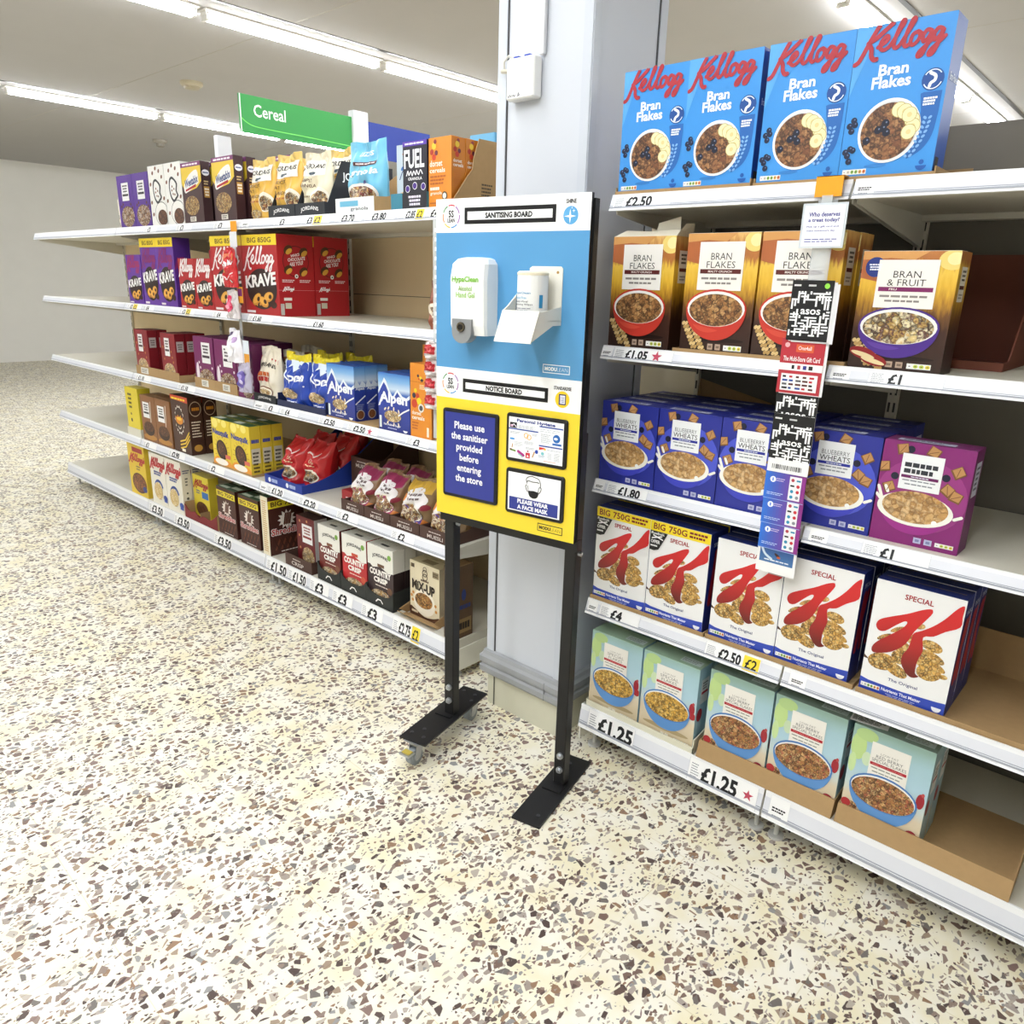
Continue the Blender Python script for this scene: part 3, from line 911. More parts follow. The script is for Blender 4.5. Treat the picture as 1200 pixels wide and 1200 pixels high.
def sart_malt(m, F):
    rect(m, F, .25, .6, .78, .88, 'e8e2d8', 1); bars(m, F, .35, .76, .7, .86, 3, '2a2420', 2, centre=True); rect(m, F, .3, .70, .73, .73, '5a1f1c', 2); bars(m, F, .35, .62, .7, .67, 2, '8b8480', 2)
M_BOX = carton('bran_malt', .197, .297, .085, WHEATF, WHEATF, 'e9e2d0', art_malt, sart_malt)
# same pack with its top flaps torn open
def open_top(w, d, h):
    m = MB(); c = mat('ded7c4', 0.7)
    m.add([(0, 0, h), (w, 0, h), (w * .97, .03, h + .018), (w * .5, .025, h + .014), (.02, .03, h + .018)], [(0, 1, 2, 3, 4)], c)
    m.add([(w, 0, h), (w, d, h), (w + .012, d * .8, h + .035), (w + .02, .01, h + .03)], [(0, 1, 2, 3)], c)
    m.add([(w * .55, d * .4, h + .001), (w * .95, d * .4, h + .001), (w * .93, d * .45, h + .05), (w * .6, d * .42, h + .035)], [(0, 1, 2, 3)], c)
    return m

def art_fruit(m, F):
    art_malt(m, F, bar='7a1f5c', bowlc='4a2a86', name=('BRAN', '& FRUIT'), sub='FRU', fill=cereal(['e0c886', 'f0e6c8', 'cfa85a', '5a2a34', 'e8dcb4'], 55))
    circ(m, F, .15, .87, .021, '23357e', 4, 24); bars(m, F, .08, .84, .22, .90, 3, 'e8ecf8', 5, fill=.6, centre=True)
    for a, b in ((.16, .14), (.28, .09)):
        ell(m, F, a, b, .16, .05, '8e1e22', 7, 18, rot=-.25); ell(m, F, a, b - .012, .14, .02, 'e4cfa0', 8, 18, rot=-.25)
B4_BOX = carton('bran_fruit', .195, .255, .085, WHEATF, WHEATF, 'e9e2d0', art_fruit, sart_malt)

def art_wheats(m, F, base='4a56c8', bowlc='3b42b8', bar='27309a', ink=('BLUEBERRY', 'WHEATS')):
    ell(m, F, .5, .5, .5, .36, base, 1, 30)
    rect(m, F, .232, .55, .69, .895, 'eef0f2', 4)
    if ink:
        text(m, F, ink[0], .285, .765, .635, .81, '34363e', 5, bold=-.01)
        text(m, F, ink[1], .265, .70, .65, .755, '1c1e26', 5, bold=.0)
    else:
        bars(m, F, .27, .70, .65, .82, 2, '34363e', 5, fill=.7)
    rect(m, F, .25, .662, .66, .69, bar, 5); bars(m, F, .36, .668, .56, .684, 1, 'e8ecf8', 6)
    bars(m, F, .27, .628, .65, .65, 1, '8b8f98', 5, fill=.5); bars(m, F, .3, .59, .62, .615, 1, '8b8f98', 5, fill=.5)
    rnd = random.Random(3)
    for a, b, r in ((.22, .93, .3), (.56, .935, -.4), (.85, .78, .6), (.04, .74, .2), (.13, .545, .5), (.87, .55, -.3), (.77, .6, 1.0)):
        q = [(x * math.cos(r) - y * math.sin(r), x * math.sin(r) + y * math.cos(r)) for x, y in ((-.0125, -.012), (.0125, -.012), (.0135, .011), (-.0115, .0125))]
        poly(m, F, [(max(0, a + x / F.w), min(1, b + y / F.h)) for x, y in q], '7a5330', 3)
        poly(m, F, [(max(0, a + x * .8 / F.w + .004), min(1, b + y * .8 / F.h + .006)) for x, y in q], 'b98a56', 4)
        stroke(m, F, [(max(0, a + q[0][0] * .6 / F.w), b + q[0][1] * .6 / F.h), (a + q[2][0] * .6 / F.w, min(1, b + q[2][1] * .6 / F.h))], .0015, '7a5330', 5, False)
    for a, b in ((.31, .935), (.18, .66), (.735, .715)): circ(m, F, a, b, .0085, '1a1c34', 3, 14)
    for a0, a1, b0, b1 in ((.07, .02, .44, .54), (.06, -.0, .42, .46), (.9, .97, .34, .37), (.13, .1, .5, .55)): stroke(m, F, [(a0, b0), (max(.012, a1), b1)], .007, 'f2f0e8', 5)
    n = 22; pts = [(.46 + .38 * math.cos(t), .36 + .245 * math.sin(t)) for t in [PI + PI * i / n for i in range(n + 1)]]
    poly(m, F, pts, bowlc, 5)
    ell(m, F, .46, .365, .425, .165, 'f2f0e8', 6, 34); ell(m, F, .46, .385, .37, .155, PILLOW, 7, 34)
    circ(m, F, .7, .27, .006, 'fafaf6', 8, 10)
    for a in (.51, .63): rect(m, F, a, .04, a + .085, .095, 'b9bcd8', 3); rect(m, F, a + .02, .055, a + .065, .08, '8085b0', 4)
    traffic(m, F, .75, .045, .95, .085, 3, ('f4f4f2', 'c5d44a', 'c5d44a', 'e5d23a'))
def sart_w(m, F): rect(m, F, .2, .55, .8, .88, 'd8dcec', 1); bars(m, F, .3, .6, .7, .85, 5, '3a3e5a', 2)
def tart_w(m, F): rect(m, F, .12, .15, .75, .5, 'c8cce0', 1); bars(m, F, .18, .22, .7, .45, 2, '3a3e5a', 2)
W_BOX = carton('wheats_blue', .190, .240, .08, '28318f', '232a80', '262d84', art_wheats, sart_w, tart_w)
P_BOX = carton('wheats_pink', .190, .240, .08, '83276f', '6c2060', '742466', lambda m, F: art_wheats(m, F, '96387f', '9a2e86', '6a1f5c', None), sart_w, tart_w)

K1 = [(0.673, 0.856), (0.649, 0.868), (0.558, 0.842), (0.407, 0.777), (0.217, 0.71), (0.105, 0.661), (0.076, 0.609), (0.114, 0.568), (0.191, 0.576), (0.298, 0.649), (0.388, 0.705), (0.423, 0.7), (0.384, 0.647), (0.264, 0.56), (0.139, 0.477), (0.079, 0.417), (0.079, 0.368), (0.143, 0.362), (0.31, 0.413), (0.446, 0.512), (0.519, 0.643), (0.661, 0.815)]
K2 = [(0.99, 0.963), (0.92, 0.925), (0.82, 0.821), (0.713, 0.735), (0.597, 0.668), (0.522, 0.632), (0.503, 0.581), (0.486, 0.484), (0.441, 0.415), (0.439, 0.341), (0.516, 0.265), (0.59, 0.243), (0.662, 0.271), (0.614, 0.292), (0.615, 0.401), (0.651, 0.504), (0.626, 0.616), (0.734, 0.648), (0.847, 0.714), (0.988, 0.784), (0.99, 0.873)]
KRED = grad([(0, '5a1712'), (.3, '6e1a14'), (.5, 'a81e1e'), (.7, 'c81f22'), (1, 'cf2226')], .298, .0)
def art_special(m, F, big=False):
    sc_ = .93 if big else 1.0
    Q = lambda pts: [(min(.997, a * .99 + .002), .02 + b * sc_ * .97) for a, b in pts]
    rect(m, F, .02, .03, .98, .985, 'eeeeee', 1)
    rnd = random.Random(5)
    # heap of flakes behind the letter
    for a, b, ra, rb, r in ((.22, .30, .17, .075, .2), (.39, .265, .15, .05, -.4), (.76, .33, .14, .07, .2), (.70, .42, .11, .06, .5), (.76, .47, .15, .04, -.3), (.74, .56, .12, .045, -.2), (.82, .40, .12, .03, -.4), (.43, .47, .09, .05, .9), (.40, .38, .08, .06, .8), (.52, .58, .08, .03, .9), (.33, .62, .09, .018, .6), (.20, .525, .10, .02, .6), (.56, .70, .07, .025, .2), (.92, .33, .05, .02, .1)):
        ell(m, F, *Q([(a, b)])[0], ra, rb * sc_, FLK_GOLD, 2, 18, rot=r)
    poly(m, F, Q([(.0, .32), (.06, .29), (.10, .27), (.05, .285), (.0, .29)]), '4a2c1c', 2)
    poly(m, F, Q(smooth_pts(K1, 3, True)), KRED, 3)
    poly(m, F, Q(smooth_pts(K2, 3, True)), KRED, 4)
    for a, b, ra, rb in ((.22, .31, .14, .06), (.76, .335, .10, .055)):
        ell(m, F, *Q([(a, b)])[0], ra, rb * sc_, FLK_GOLD, 5, 18, rot=.2)
    text(m, F, 'SPECIAL', .345, .885 * sc_, .665, .93 * sc_, 'a0202a', 3, bold=.02)
    text(m, F, 'The Original', .325, .155, .668, .19, '23306e', 3, bold=.01)
    poly(m, F, [(0, 0), (1, 0), (1, .125), (.9, .118), (.5, .105), (.1, .115), (0, .13)], '2d46b0', 2)
    traffic(m, F, .02, .05, .25, .085, 3)
    text(m, F, 'Nutrients That Matter', .27, .062, .73, .09, 'f4f6ff', 3, bold=.02); bars(m, F, .32, .025, .68, .05, 2, 'c4ccee', 3, fill=.4, centre=True)
    ell(m, F, .91, .07, .055, .04, 'f0f2fa', 3, 12, PI, 2 * PI)
    if big:
        rect(m, F, 0, .90, 1, 1, 'f3d92a', 6)
        text(m, F, 'BIG', .05, .918, .25, .982, '7d1a24', 7, bold=.02); text(m, F, '750G', .31, .918, .62, .982, '7d1a24', 7, bold=.02)
        bars(m, F, .66, .915, .96, .985, 2, '7d1a24', 7, fill=.6)
        poly(m, F, [(0, .90), (.30, .895), (.16, .72), (.08, .70), (0, .705)], '1c1c1e', 6)
        text(m, F, 'Reebok', .02, .865, .25, .892, 'f2f2f2', 7, bold=.02)
        stroke(m, F, [(.04, .825), (.2, .855)], .004, 'f2f2f2', 7); stroke(m, F, [(.06, .855), (.22, .825)], .004, 'f2f2f2', 7)
        text(m, F, 'OFFER', .02, .775, .18, .81, 'f2f2f2', 7, bold=.03); bars(m, F, .02, .735, .14, .765, 1, 'f2f2f2', 7)
def sart_s(m, F): text(m, F, 'SPECIAL', .2, .86, .8, .9, 'e8ecf8', 2); stroke(m, F, [(.25, .3), (.4, .8)], .02, 'b5222a', 2); stroke(m, F, [(.75, .8), (.45, .55), (.7, .3)], .02, 'b5222a', 2)
def tart_s(m, F): rect(m, F, .05, .45, .95, .48, 'b9a23a', 1)
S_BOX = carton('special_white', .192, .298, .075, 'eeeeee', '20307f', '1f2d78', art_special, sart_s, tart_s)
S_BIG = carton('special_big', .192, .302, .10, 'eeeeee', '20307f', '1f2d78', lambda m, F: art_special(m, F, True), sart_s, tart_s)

LOWF = grad([(0, 'cdbb98'), (.3, 'd6c8ae'), (.42, 'c6d4d2'), (.6, 'aecfdd'), (.85, 'a4c6cf'), (1, '93b3a8')], .275, .06, (18, 18, 18))
FLK_CORN = cereal(['d9a33c', 'e8bd5c', 'c08a2a', 'f2d27e', 'b27c26'], 85)
def art_low(m, F, red=False):
    for a, b, ra, rb, c in ((.08, .8, .12, .14, 'bcd68e'), (.03, .62, .08, .1, 'c4dca0'), (.16, .93, .14, .06, 'b4d08c'), (.2, .7, .06, .07, 'c8dcb8')):
        ell(m, F, a + .02, b, min(ra, a + .018), rb, c, 1, 18)
    rect(m, F, .257, .55, .735, .895, 'efece4', 3)
    if red:
        text(m, F, 'LOW FAT', .38, .79, .60, .812, '8e8b86', 4, bold=-.01)
        text(m, F, 'RED BERRY', .33, .75, .66, .78, '4a4844', 4, bold=-.01)
        text(m, F, 'SPECIAL FLAKES', .285, .712, .71, .742, '4a4844', 4, bold=-.01)
    else:
        text(m, F, 'LOW FAT', .38, .80, .60, .822, '8e8b86', 4, bold=-.01)
        text(m, F, 'SPECIAL', .33, .755, .66, .79, '6e6c66', 4, bold=-.01)
        text(m, F, 'FLAKES', .36, .712, .63, .745, '6e6c66', 4, bold=-.01)
    rect(m, F, .27, .672, .72, .70, 'b01f2e', 4); bars(m, F, .3, .678, .69, .694, 1, 'e08a8a', 5, fill=.3)
    bars(m, F, .29, .635, .70, .66, 1, '8b8f88', 4, fill=.4); bars(m, F, .31, .60, .67, .625, 1, '8b8f88', 4, fill=.4)
    ell(m, F, .5, .13, .42, .03, 'a99670', 2, 24)
    bowl(m, F, .488, .42, .425, .175, .12, '4a7cba', FLK_RED if red else FLK_CORN, 4, body='5b8fcb', fr=.93)
    c1 = '9e2530'
    ell(m, F, .93, .50, .05, .075, c1, 2, 16); ell(m, F, .95, .57, .02, .02, 'b84a4a', 3, 10)
    for a, b in ((.88, .135), (.33, .10), (.06, .2)) if red else ((.95, .42),):
        circ(m, F, a, b, .012, 'a82a30', 5, 14)
    if red:
        circ(m, F, .90, .14, .0145, '8c2030', 6, 16); ell(m, F, .14, .185, .07, .045, FLK_RED, 4, 14)
    for a in (.42, .50): rect(m, F, a, .035, a + .065, .075, 'e9e4d4', 3)
    traffic(m, F, .66, .03, .93, .06, 3, ('f4f4f2', 'c5d44a', 'c5d44a', 'e5d23a', 'e58a3a'))
def sart_low(m, F): rect(m, F, .25, .55, .85, .85, 'e4e6e4', 1); rect(m, F, .3, .67, .8, .70, 'b01f2e', 2); bars(m, F, .35, .72, .75, .82, 3, '6e6c66', 2); ell(m, F, .3, .42, .22, .08, '9e2530', 1, 14)
def tart_low(m, F): rect(m, F, .6, .2, .95, .6, 'c4d4d2', 1); bars(m, F, .62, .25, .93, .55, 3, '8a9a98', 2)
L_BOX = carton('light_flakes', .190, .270, .075, LOWF, '9fc3d2', '9cb8a0', art_low, sart_low, tart_low)
R_BOX = carton('berry_flakes', .190, .285, .075, LOWF, '9fbcc4', '7f9488', lambda m, F: art_low(m, F, True), sart_low, tart_low)

def box(me, x, y, lv, label, group=None, rz=0.0, dz=0.0):
    return put('cereal_box', me, x, y, ZS[lv] + dz, label, 'cereal box', group, rz)
def cereal_row(me, x, y, lv, n, label_fn, group, gap=.003, dz=0.0):
    for i in range(n):
        box(me, x, y + (me['d'] + gap) * (i + 1), lv, label_fn(i), group, dz=dz)
ORD = ['second', 'third', 'fourth', 'fifth']

T4 = .004   # thickness of the card trays the packs stand in
G = 'blue bran flakes boxes on the top right shelf'
m_ = tray(.392, .30, .012, .05, KRAFT, side='flat', hs=.022); put('display_tray', m_, -1.291, 1.831, ZS[4], 'low brown card tray under the two leftmost blue bran flakes boxes', 'card tray')
m_ = tray(.398, .30, .010, .05, KRAFT, side='flat', hs=.02); put('display_tray', m_, -.892, 1.831, ZS[4], 'low brown card tray under the two right-hand blue bran flakes boxes', 'card tray')
box(K_BOX, -1.286, 1.838, 4, 'blue bran flakes box beside the column, leftmost on the top shelf', G, dz=T4)
box(K_BOX, -1.0935, 1.836, 4, 'second blue bran flakes box from the column on the top shelf', G, dz=T4)
box(K_BOX, -.888, 1.838, 4, 'blue bran flakes box above the gift card strip, third from the column', G, dz=T4)
box(K_BOX, -.695, 1.838, 4, 'blue bran flakes box cut by the right edge of the photo', G, dz=T4)

G = 'golden bran flakes boxes on the second right shelf'
m_ = tray(.455, .42, .012, .20, KRAFT, side='slope', hs=.012); put('display_tray', m_, -1.072, 1.831, ZS[3], 'brown card tray with sloping sides under two golden bran flakes boxes', 'card tray')
o = thing('cereal_box', 'golden bran flakes box with torn open top flaps, nearest the column', 'cereal box', (-1.287, 1.836, ZS[3]), 0, G)
obj('carton', M_BOX, o); obj('open_flap', open_top(.197, .085, .297), o)
box(M_BOX, -1.055, 1.838, 3, 'second golden bran flakes box, partly covered by the box on its right', G, dz=T4, rz=0.0)
box(M_BOX, -.852, 1.837, 3, 'golden bran flakes box behind the hanging gift cards', G, dz=T4)
box(M_BOX, -.850, 1.926, 3, 'golden bran flakes box directly behind the one by the gift cards', G, dz=T4)
box(B4_BOX, -.612, 1.838, 3, 'bran and fruit box with purple bowl and round blue sticker', None)
m_ = tray(.21, .3, .02, .27, mat('7a4636', .8), side='slope'); put('display_tray', m_, -.55, 2.06, ZS[3], 'reddish brown card tray standing behind the bran and fruit box', 'card tray')

G = 'blue blueberry wheat boxes on the third right shelf'
names = ['leftmost', 'second', 'third', 'fourth']
WX = [(-1.288, 1.833), (-1.0965, 1.836), (-.905, 1.838), (-.703, 1.866)]
for i, (x, y) in enumerate(WX):
    w_ = ['dark blue blueberry wheats box beside the column on the third shelf', 'dark blue blueberry wheats box, second from the column', 'dark blue blueberry wheats box half hidden by the gift card strip on its right', 'dark blue blueberry wheats box right of the gift card strip'][i]
    box(W_BOX, x, y, 2, w_, G)
    cereal_row(W_BOX, x + .003, y, 2, 3, lambda k: 'dark blue box %s in the row behind %s blueberry wheats box' % (ORD[k], ['the leftmost', "the column's second", 'the third', 'the right-hand'][i]), G)
box(P_BOX, -.510, 1.866, 2, 'pink-purple wheats box cut by the right edge of the photo', None)
def _empty_tray():
    m = MB()
    m.prism([(0, 0), (.26, 0), (.26, .215), (0, .27)], 1, 0, .003, KRAFT)
    m.box(0, .26, -.09, 0, 0, .003, KRAFT)
    m.prism([(-.09, 0), (0, 0), (0, .27), (-.03, .12)], 0, 0, .003, KRAFT)
    m.prism([(-.09, 0), (0, 0), (0, .215), (-.03, .12)], 0, .257, .26, KRAFT)
    return m.mesh('display_tray')
put('display_tray', _empty_tray(), -1.262, 2.36, ZS[2], 'empty brown card tray at the back above the blueberry wheats boxes', 'card tray')

G = 'white boxes with a big red letter on the fourth right shelf'
m_ = tray(.40, .36, .014, .12, KRAFT, side='slope', hs=.014); put('display_tray', m_, -1.293, 1.832, ZS[1], 'low brown card tray under the two yellow-topped white boxes', 'card tray')
m_ = tray(.41, .36, .014, .12, KRAFT, side='slope', hs=.014); put('display_tray', m_, -.889, 1.836, ZS[1], 'low brown card tray under the two middle red letter boxes', 'card tray')
m_ = tray(.41, .36, .014, .12, KRAFT, side='slope', hs=.014); put('display_tray', m_, -.472, 1.836, ZS[1], 'low brown card tray at the right edge under a red letter box', 'card tray')
box(S_BIG, -1.288, 1.84, 1, 'white red-letter box with yellow top band, nearest the column', G, dz=T4)
box(S_BIG, -1.0945, 1.84, 1, 'white red-letter box with yellow top band, second from the column', G, dz=T4)
box(S_BOX, -.884, 1.846, 1, 'plain white red-letter box behind the foot of the gift card strip', G, dz=T4)
box(S_BOX, -.690, 1.846, 1, 'plain white red-letter box just right of the gift card strip', G, dz=T4)
box(S_BOX, -.468, 1.846, 1, 'white red-letter box cut by the right edge of the photo', G, dz=T4)
for x, w_, me in ((-1.288, 'nearest yellow-topped box', S_BIG), (-1.0945, 'second yellow-topped box', S_BIG), (-.884, 'gift strip box', S_BOX), (-.690, 'box right of the gift strip', S_BOX), (-.468, 'box at the right edge', S_BOX)):
    cereal_row(me, x, 1.848, 1, 2, lambda k: 'dark blue topped box %s in the row behind the %s' % (ORD[k], w_), G, dz=T4)

G = 'pale blue flake boxes on the bottom right shelf'
clear = mat('dfe6ea', 0.08, alpha=0.22, spec=0.8)
def _acetate():
    m = MB(); c = mat('ddd9c4', .5)
    m.box(0, .40, 0, .003, 0, .022, c); m.box(0, .40, 0, .3, 0, .002, c)
    m.prism([(0, 0), (.3, 0), (.3, .09), (.012, .022), (0, .022)], 0, 0, .003, c); m.prism([(0, 0), (.3, 0), (.3, .09), (.012, .05), (0, .05)], 0, .397, .40, c)
    return m.mesh('display_tray')
put('display_tray', _acetate(), -1.284, 1.832, ZS[0], 'cream card tray under the two plain pale blue flake boxes', 'card tray')
def _ktray():
    m = MB()
    m.box(0, .398, 0, .34, 0, .003, KRAFT)
    m.prism([(0, 0), (.004, 0), (.02, .052), (.016, .052)], 0, 0, .398, KRAFT)
    m.prism([(0, .003), (.34, .003), (.34, .12), (.10, .06), (.02, .052)], 0, 0, .003, KRAFT); m.prism([(0, .003), (.34, .003), (.34, .12), (.10, .06), (.02, .052)], 0, .395, .398, KRAFT)
    return m.mesh('display_tray')
put('display_tray', _ktray(), -.873, 1.829, ZS[0], 'brown card tray under the two red berry flake boxes', 'card tray')
put('display_tray', _ktray(), -.466, 1.829, ZS[0], 'brown card tray at the right edge under a red berry box', 'card tray')
box(L_BOX, -1.279, 1.842, 0, 'pale blue special flakes box beside the column', G, dz=T4)
box(L_BOX, -1.083, 1.842, 0, 'pale blue special flakes box, second from the column', G, dz=T4)
box(R_BOX, -.864, 1.852, 0, 'red berry flakes box, left of the pair on the bottom shelf', G, dz=T4)
box(R_BOX, -.668, 1.852, 0, 'red berry flakes box, right of the pair on the bottom shelf', G, dz=T4)
box(R_BOX, -.462, 1.852, 0, 'red berry flakes box cut by the right edge of the photo', G, dz=T4)
for x, w_, me in ((-1.279, 'plain flakes box by the column', L_BOX), (-1.083, 'second plain flakes box', L_BOX), (-.864, 'left red berry box', R_BOX), (-.668, 'right red berry box', R_BOX), (-.462, 'red berry box at the right edge', R_BOX)):
    box(me, x, 1.935, 0, 'pale pack standing directly behind the %s' % w_, G, dz=T4)
m = MB(); F = Face((0, 0, .001), (1, 0, 0), (0, 1, 0), .09, .05); m.box(0, .09, 0, .05, 0, .001, 'eeeeee'); bars(m, F, .05, .1, .95, .9, 9, '3a3a3a', 1, fill=.5)
put('paper_slip', m.mesh('paper_slip'), -.478, 1.86, ZS[0] + .004 + .2862, 'white printed slip lying on top of the rightmost berry box', 'paper', rz=.1)

# ------------------------------------------------------------------ gift card strip on the right
t = thing('hanging_strip', 'clear plastic strip with orange clip hanging from the top right shelf', 'display strip', (-.698, 1.800, 0))
m = MB(); m.box(-.022, .022, .0105, .0115, .80, 1.70, mat('e9eef0', .15, alpha=.35)); obj('plastic_strip', m, t)
m = MB(); m.box(-.03, .03, .004, .0055, 1.705, 1.748, 'f0a21c'); m.box(-.03, .03, .004, .034, 1.7465, 1.748, 'f0a21c'); obj('clip', m, t, label='orange clip')
m = MB(); m.box(-.012, .012, .003, .006, 1.685, 1.708, mat('dfe6e8', .15, alpha=.5)); obj('hook', m, t)
m = MB(); m.box(-.05, .05, 0, .002, 1.597, 1.692, mat('d5dce2', .2))
F = Face((-.05, 0, 1.597), (1, 0, 0), (0, 0, 1), .1, .095)
rect(m, F, .05, .04, .95, .95, 'f4f5fa', 1)
text(m, F, 'Who deserves', .16, .70, .85, .80, '2a2a8c', 2, bold=.02); text(m, F, 'a treat today?', .16, .56, .85, .67, '2a2a8c', 2, bold=.02)
text(m, F, 'Pick up a gift card and', .14, .45, .85, .50, '5a5aa8', 2); text(m, F, "make someone's day", .14, .36, .78, .41, '5a5aa8', 2)
bars(m, F, .12, .12, .88, .22, 2, '5a5aa8', 2, fill=.4)
obj('header_card', m, t)
def card(w, h, c, art, edge='eeeeee', n=1):
    m = MB(); m.box(-w / 2, w / 2, 0, .0012, 0, h, {'all': C(edge), 'front': C(c)})
    for k in range(1, n):
        m.box(-w / 2 + .006 * k, w / 2 + .006 * k, .0016 * k, .0016 * k + .0012, -.002 * k, h - .004 * k, 'f0f0f2')
    art(m, Face((-w / 2, 0, 0), (1, 0, 0), (0, 0, 1), w, h))
    return m.mesh('gift_card')
def art_mono(m, F, plain=False):
    rnd = random.Random(11)
    lo, hi = (.08, .82)
    # black and white pattern of stubby linked strokes
    nx, ny = 13, 15
    for j in range(ny):
        for i in range(nx):
            a, b = .03 + .94 * i / nx, lo + (hi - lo) * j / ny
            if .40 < b < .57 and .2 < a < .80: continue
            if rnd.random() < .5:
                if rnd.random() < .5: rect(m, F, a, b, min(.98, a + .15), b + .026, 'f4f4f4', 1)
                else: rect(m, F, a, b, min(.98, a + .045), min(hi, b + .10), 'f4f4f4', 1)
    rect(m, F, .24, .425, .80, .55, '161618', 1.5)
    text(m, F, 'asos', .28, .44, .76, .53, 'f8f8f8', 2, bold=.02)
    rect(m, F, .05, .90, .22, .93, 'd8d8d8', 1)
    if not plain: circ(m, F, .84, .91, .006, '8fd14a', 1, 14)
    rect(m, F, .40, .90, .58, .93, 'c9c9c9', 1)
def art_redcard(m, F):
    rect(m, F, 0, .42, 1, .55, 'f2f2f2', 1); rect(m, F, .08, .05, .92, .36, 'f2f2f2', 1)
    text(m, F, 'The Multi-Store Gift Card', .08, .59, .92, .68, 'f8eeee', 2, bold=.02)
    rect(m, F, .35, .76, .75, .9, 'd8603a', 1); text(m, F, 'One4all', .4, .8, .7, .87, 'f8eeee', 2)
    circ(m, F, .14, .88, .006, 'e8b0b4', 1, 12)
    rnd = random.Random(2)
    for j in range(4):
        for i in range(5):
            a, b = .12 + .155 * i, .08 + .07 * j
            rect(m, F, a, b, a + rnd.uniform(.06, .13), b + .035, rnd.choice(['1c1c20', 'c02a38', '2a4a9c', '5a5a60', '5a2a28']), 2)
    for i in range(4): rect(m, F, .3 + .13 * i, .45, .36 + .14 * i, .52, ('1c1c20', 'b5404a', '3a3a8c', '2a2a2c')[i], 2)
def art_grad(m, F):
    n = 14
    for i in range(n):
        q = i / (n - 1)
        c = '%02x%02x%02x' % tuple(int(a + (b - a) * q) for a, b in zip((0x2f, 0x6f, 0xd0), (0x8c, 0x2f, 0x86)))
        rect(m, F, i / n, 0, (i + 1) / n, 1, c, 1)
    rect(m, F, .61, .08, .90, .93, 'f0f0f3', 2)
    rnd = random.Random(4)
    for j in range(4):
        for i in range(2):
            q = rnd.choice(['c02a38', '2a8ab0', '1c1c20', '5a2a6a', 'b03a4a', '8a8d96'])
            if rnd.random() < .5: circ(m, F, .69 + .14 * i, .2 + .2 * j, .0042, q, 3, 12)
            else: rect(m, F, .64 + .14 * i, .17 + .2 * j, .74 + .14 * i, .23 + .2 * j, q, 3)
    rect(m, F, 0, 0, 1, .02, '9ab8e8', 2)
    circ(m, F, .2, .72, .0075, 'f2f6fc', 2, 16); rect(m, F, .185, .66, .215, .78, '2f6fd0', 3)
    bars(m, F, .08, .14, .5, .26, 2, 'c4d8f4', 2, fill=.4); bars(m, F, .28, .66, .5, .8, 2, 'd4c4e4', 2, fill=.4)
def art_sky(m, F):
    rect(m, F, .07, .36, .93, .93, grad([(0, '5f86b0'), (.6, '3f6ea6'), (1, '28528c')], .06, .2), 1)
    stroke(m, F, smooth_pts([(.1, .9), (.2, .65), (.38, .5)], 4), .006, 'cfe0ee', 2); ell(m, F, .52, .66, .09, .05, '3a2420', 2, 10, rot=-.6); ell(m, F, .56, .60, .05, .04, 'c85a2a', 3, 8)
    bars(m, F, .2, .42, .85, .5, 1, 'e4ecf4', 2)
GC = 'gift cards on the hanging strip'
A1_ = card(.096, .135, '161618', art_mono, n=3); A2_ = card(.102, .135, '161618', lambda m, F: art_mono(m, F, True))
RC_ = card(.104, .128, 'b8323e', art_redcard, n=2); GB_ = card(.102, .070, '5a4ab0', art_grad, '7a2a80'); SK_ = card(.102, .075, 'f2f2f2', art_sky)
for me, dx, z, y, w_ in ((A1_, .006, 1.392, 1.786, 'topmost black and white patterned gift card with green dot'), (RC_, 0, 1.268, 1.792, 'red and white multi-store gift card below the top patterned card'),
                      (A2_, 0, 1.150, 1.796, 'black and white patterned gift card just under the red card'), (A2_, .001, 1.082, 1.793, 'second patterned gift card under the red card, above a barcode'),
                      (GB_, 0, 1.003, 1.794, 'uppermost of three blue and purple gift cards'), (GB_, .001, .938, 1.795, 'middle of three blue and purple gift cards'),
                      (GB_, .002, .872, 1.796, 'lowest of three blue and purple gift cards'), (SK_, .002, .808, 1.798, 'white gift card with blue sky picture at the strip end')):
    put('gift_card', me, -.702 + dx, y, z, w_, 'gift card', GC)
m = MB(); m.box(-.051, .051, 0, .001, 0, .033, 'f2f2f2'); F = Face((-.051, 0, 0), (1, 0, 0), (0, 0, 1), .102, .033)
rnd = random.Random(8); x = .12
while x < .85: w_ = rnd.uniform(.008, .03); rect(m, F, x, .25, x + w_, .6, '26262a', 1); x += w_ + rnd.uniform(.01, .03)
put('barcode_card', m.mesh('barcode_card'), -.7, 1.7915, 1.073, 'white barcode end of a card above the blue gift cards', 'gift card', GC)

# ================================================================== packs on the left
CHOC = cereal(['4a2818', '6b3d24', '351a0e', '8a5836', '5a3018'], 90, amt=.6)
CHOCW = cereal(['4a2818', '8a5836', 'e8dcc8', '6b3d24', 'c9a06a'], 80, amt=.6)
MUES = cereal(['e0c893', 'c79a52', 'f2e6c8', '7a4a2c', 'd9b26a', 'efe2c0'], 90, amt=.6)
def panel(m, F, a0, b0, a1, b1, ink='2a2a2e', k=4, bar=True, seed=1):
    rect(m, F, a0, b0, a1, b1, 'efeeee', k)
    h = b1 - b0
    bars(m, F, a0 + .15 * (a1 - a0), b0 + .45 * h, a1 - .15 * (a1 - a0), b1 - .1 * h, 3, ink, k + 1, seed, .55, True)
    if bar: rect(m, F, a0 + .08 * (a1 - a0), b0 + .26 * h, a1 - .08 * (a1 - a0), b0 + .38 * h, ink, k + 1)
def half_heap(m, F, ca, cb, ra, rb, c, k=2): ell(m, F, ca, cb, ra, rb, c, k, 24)

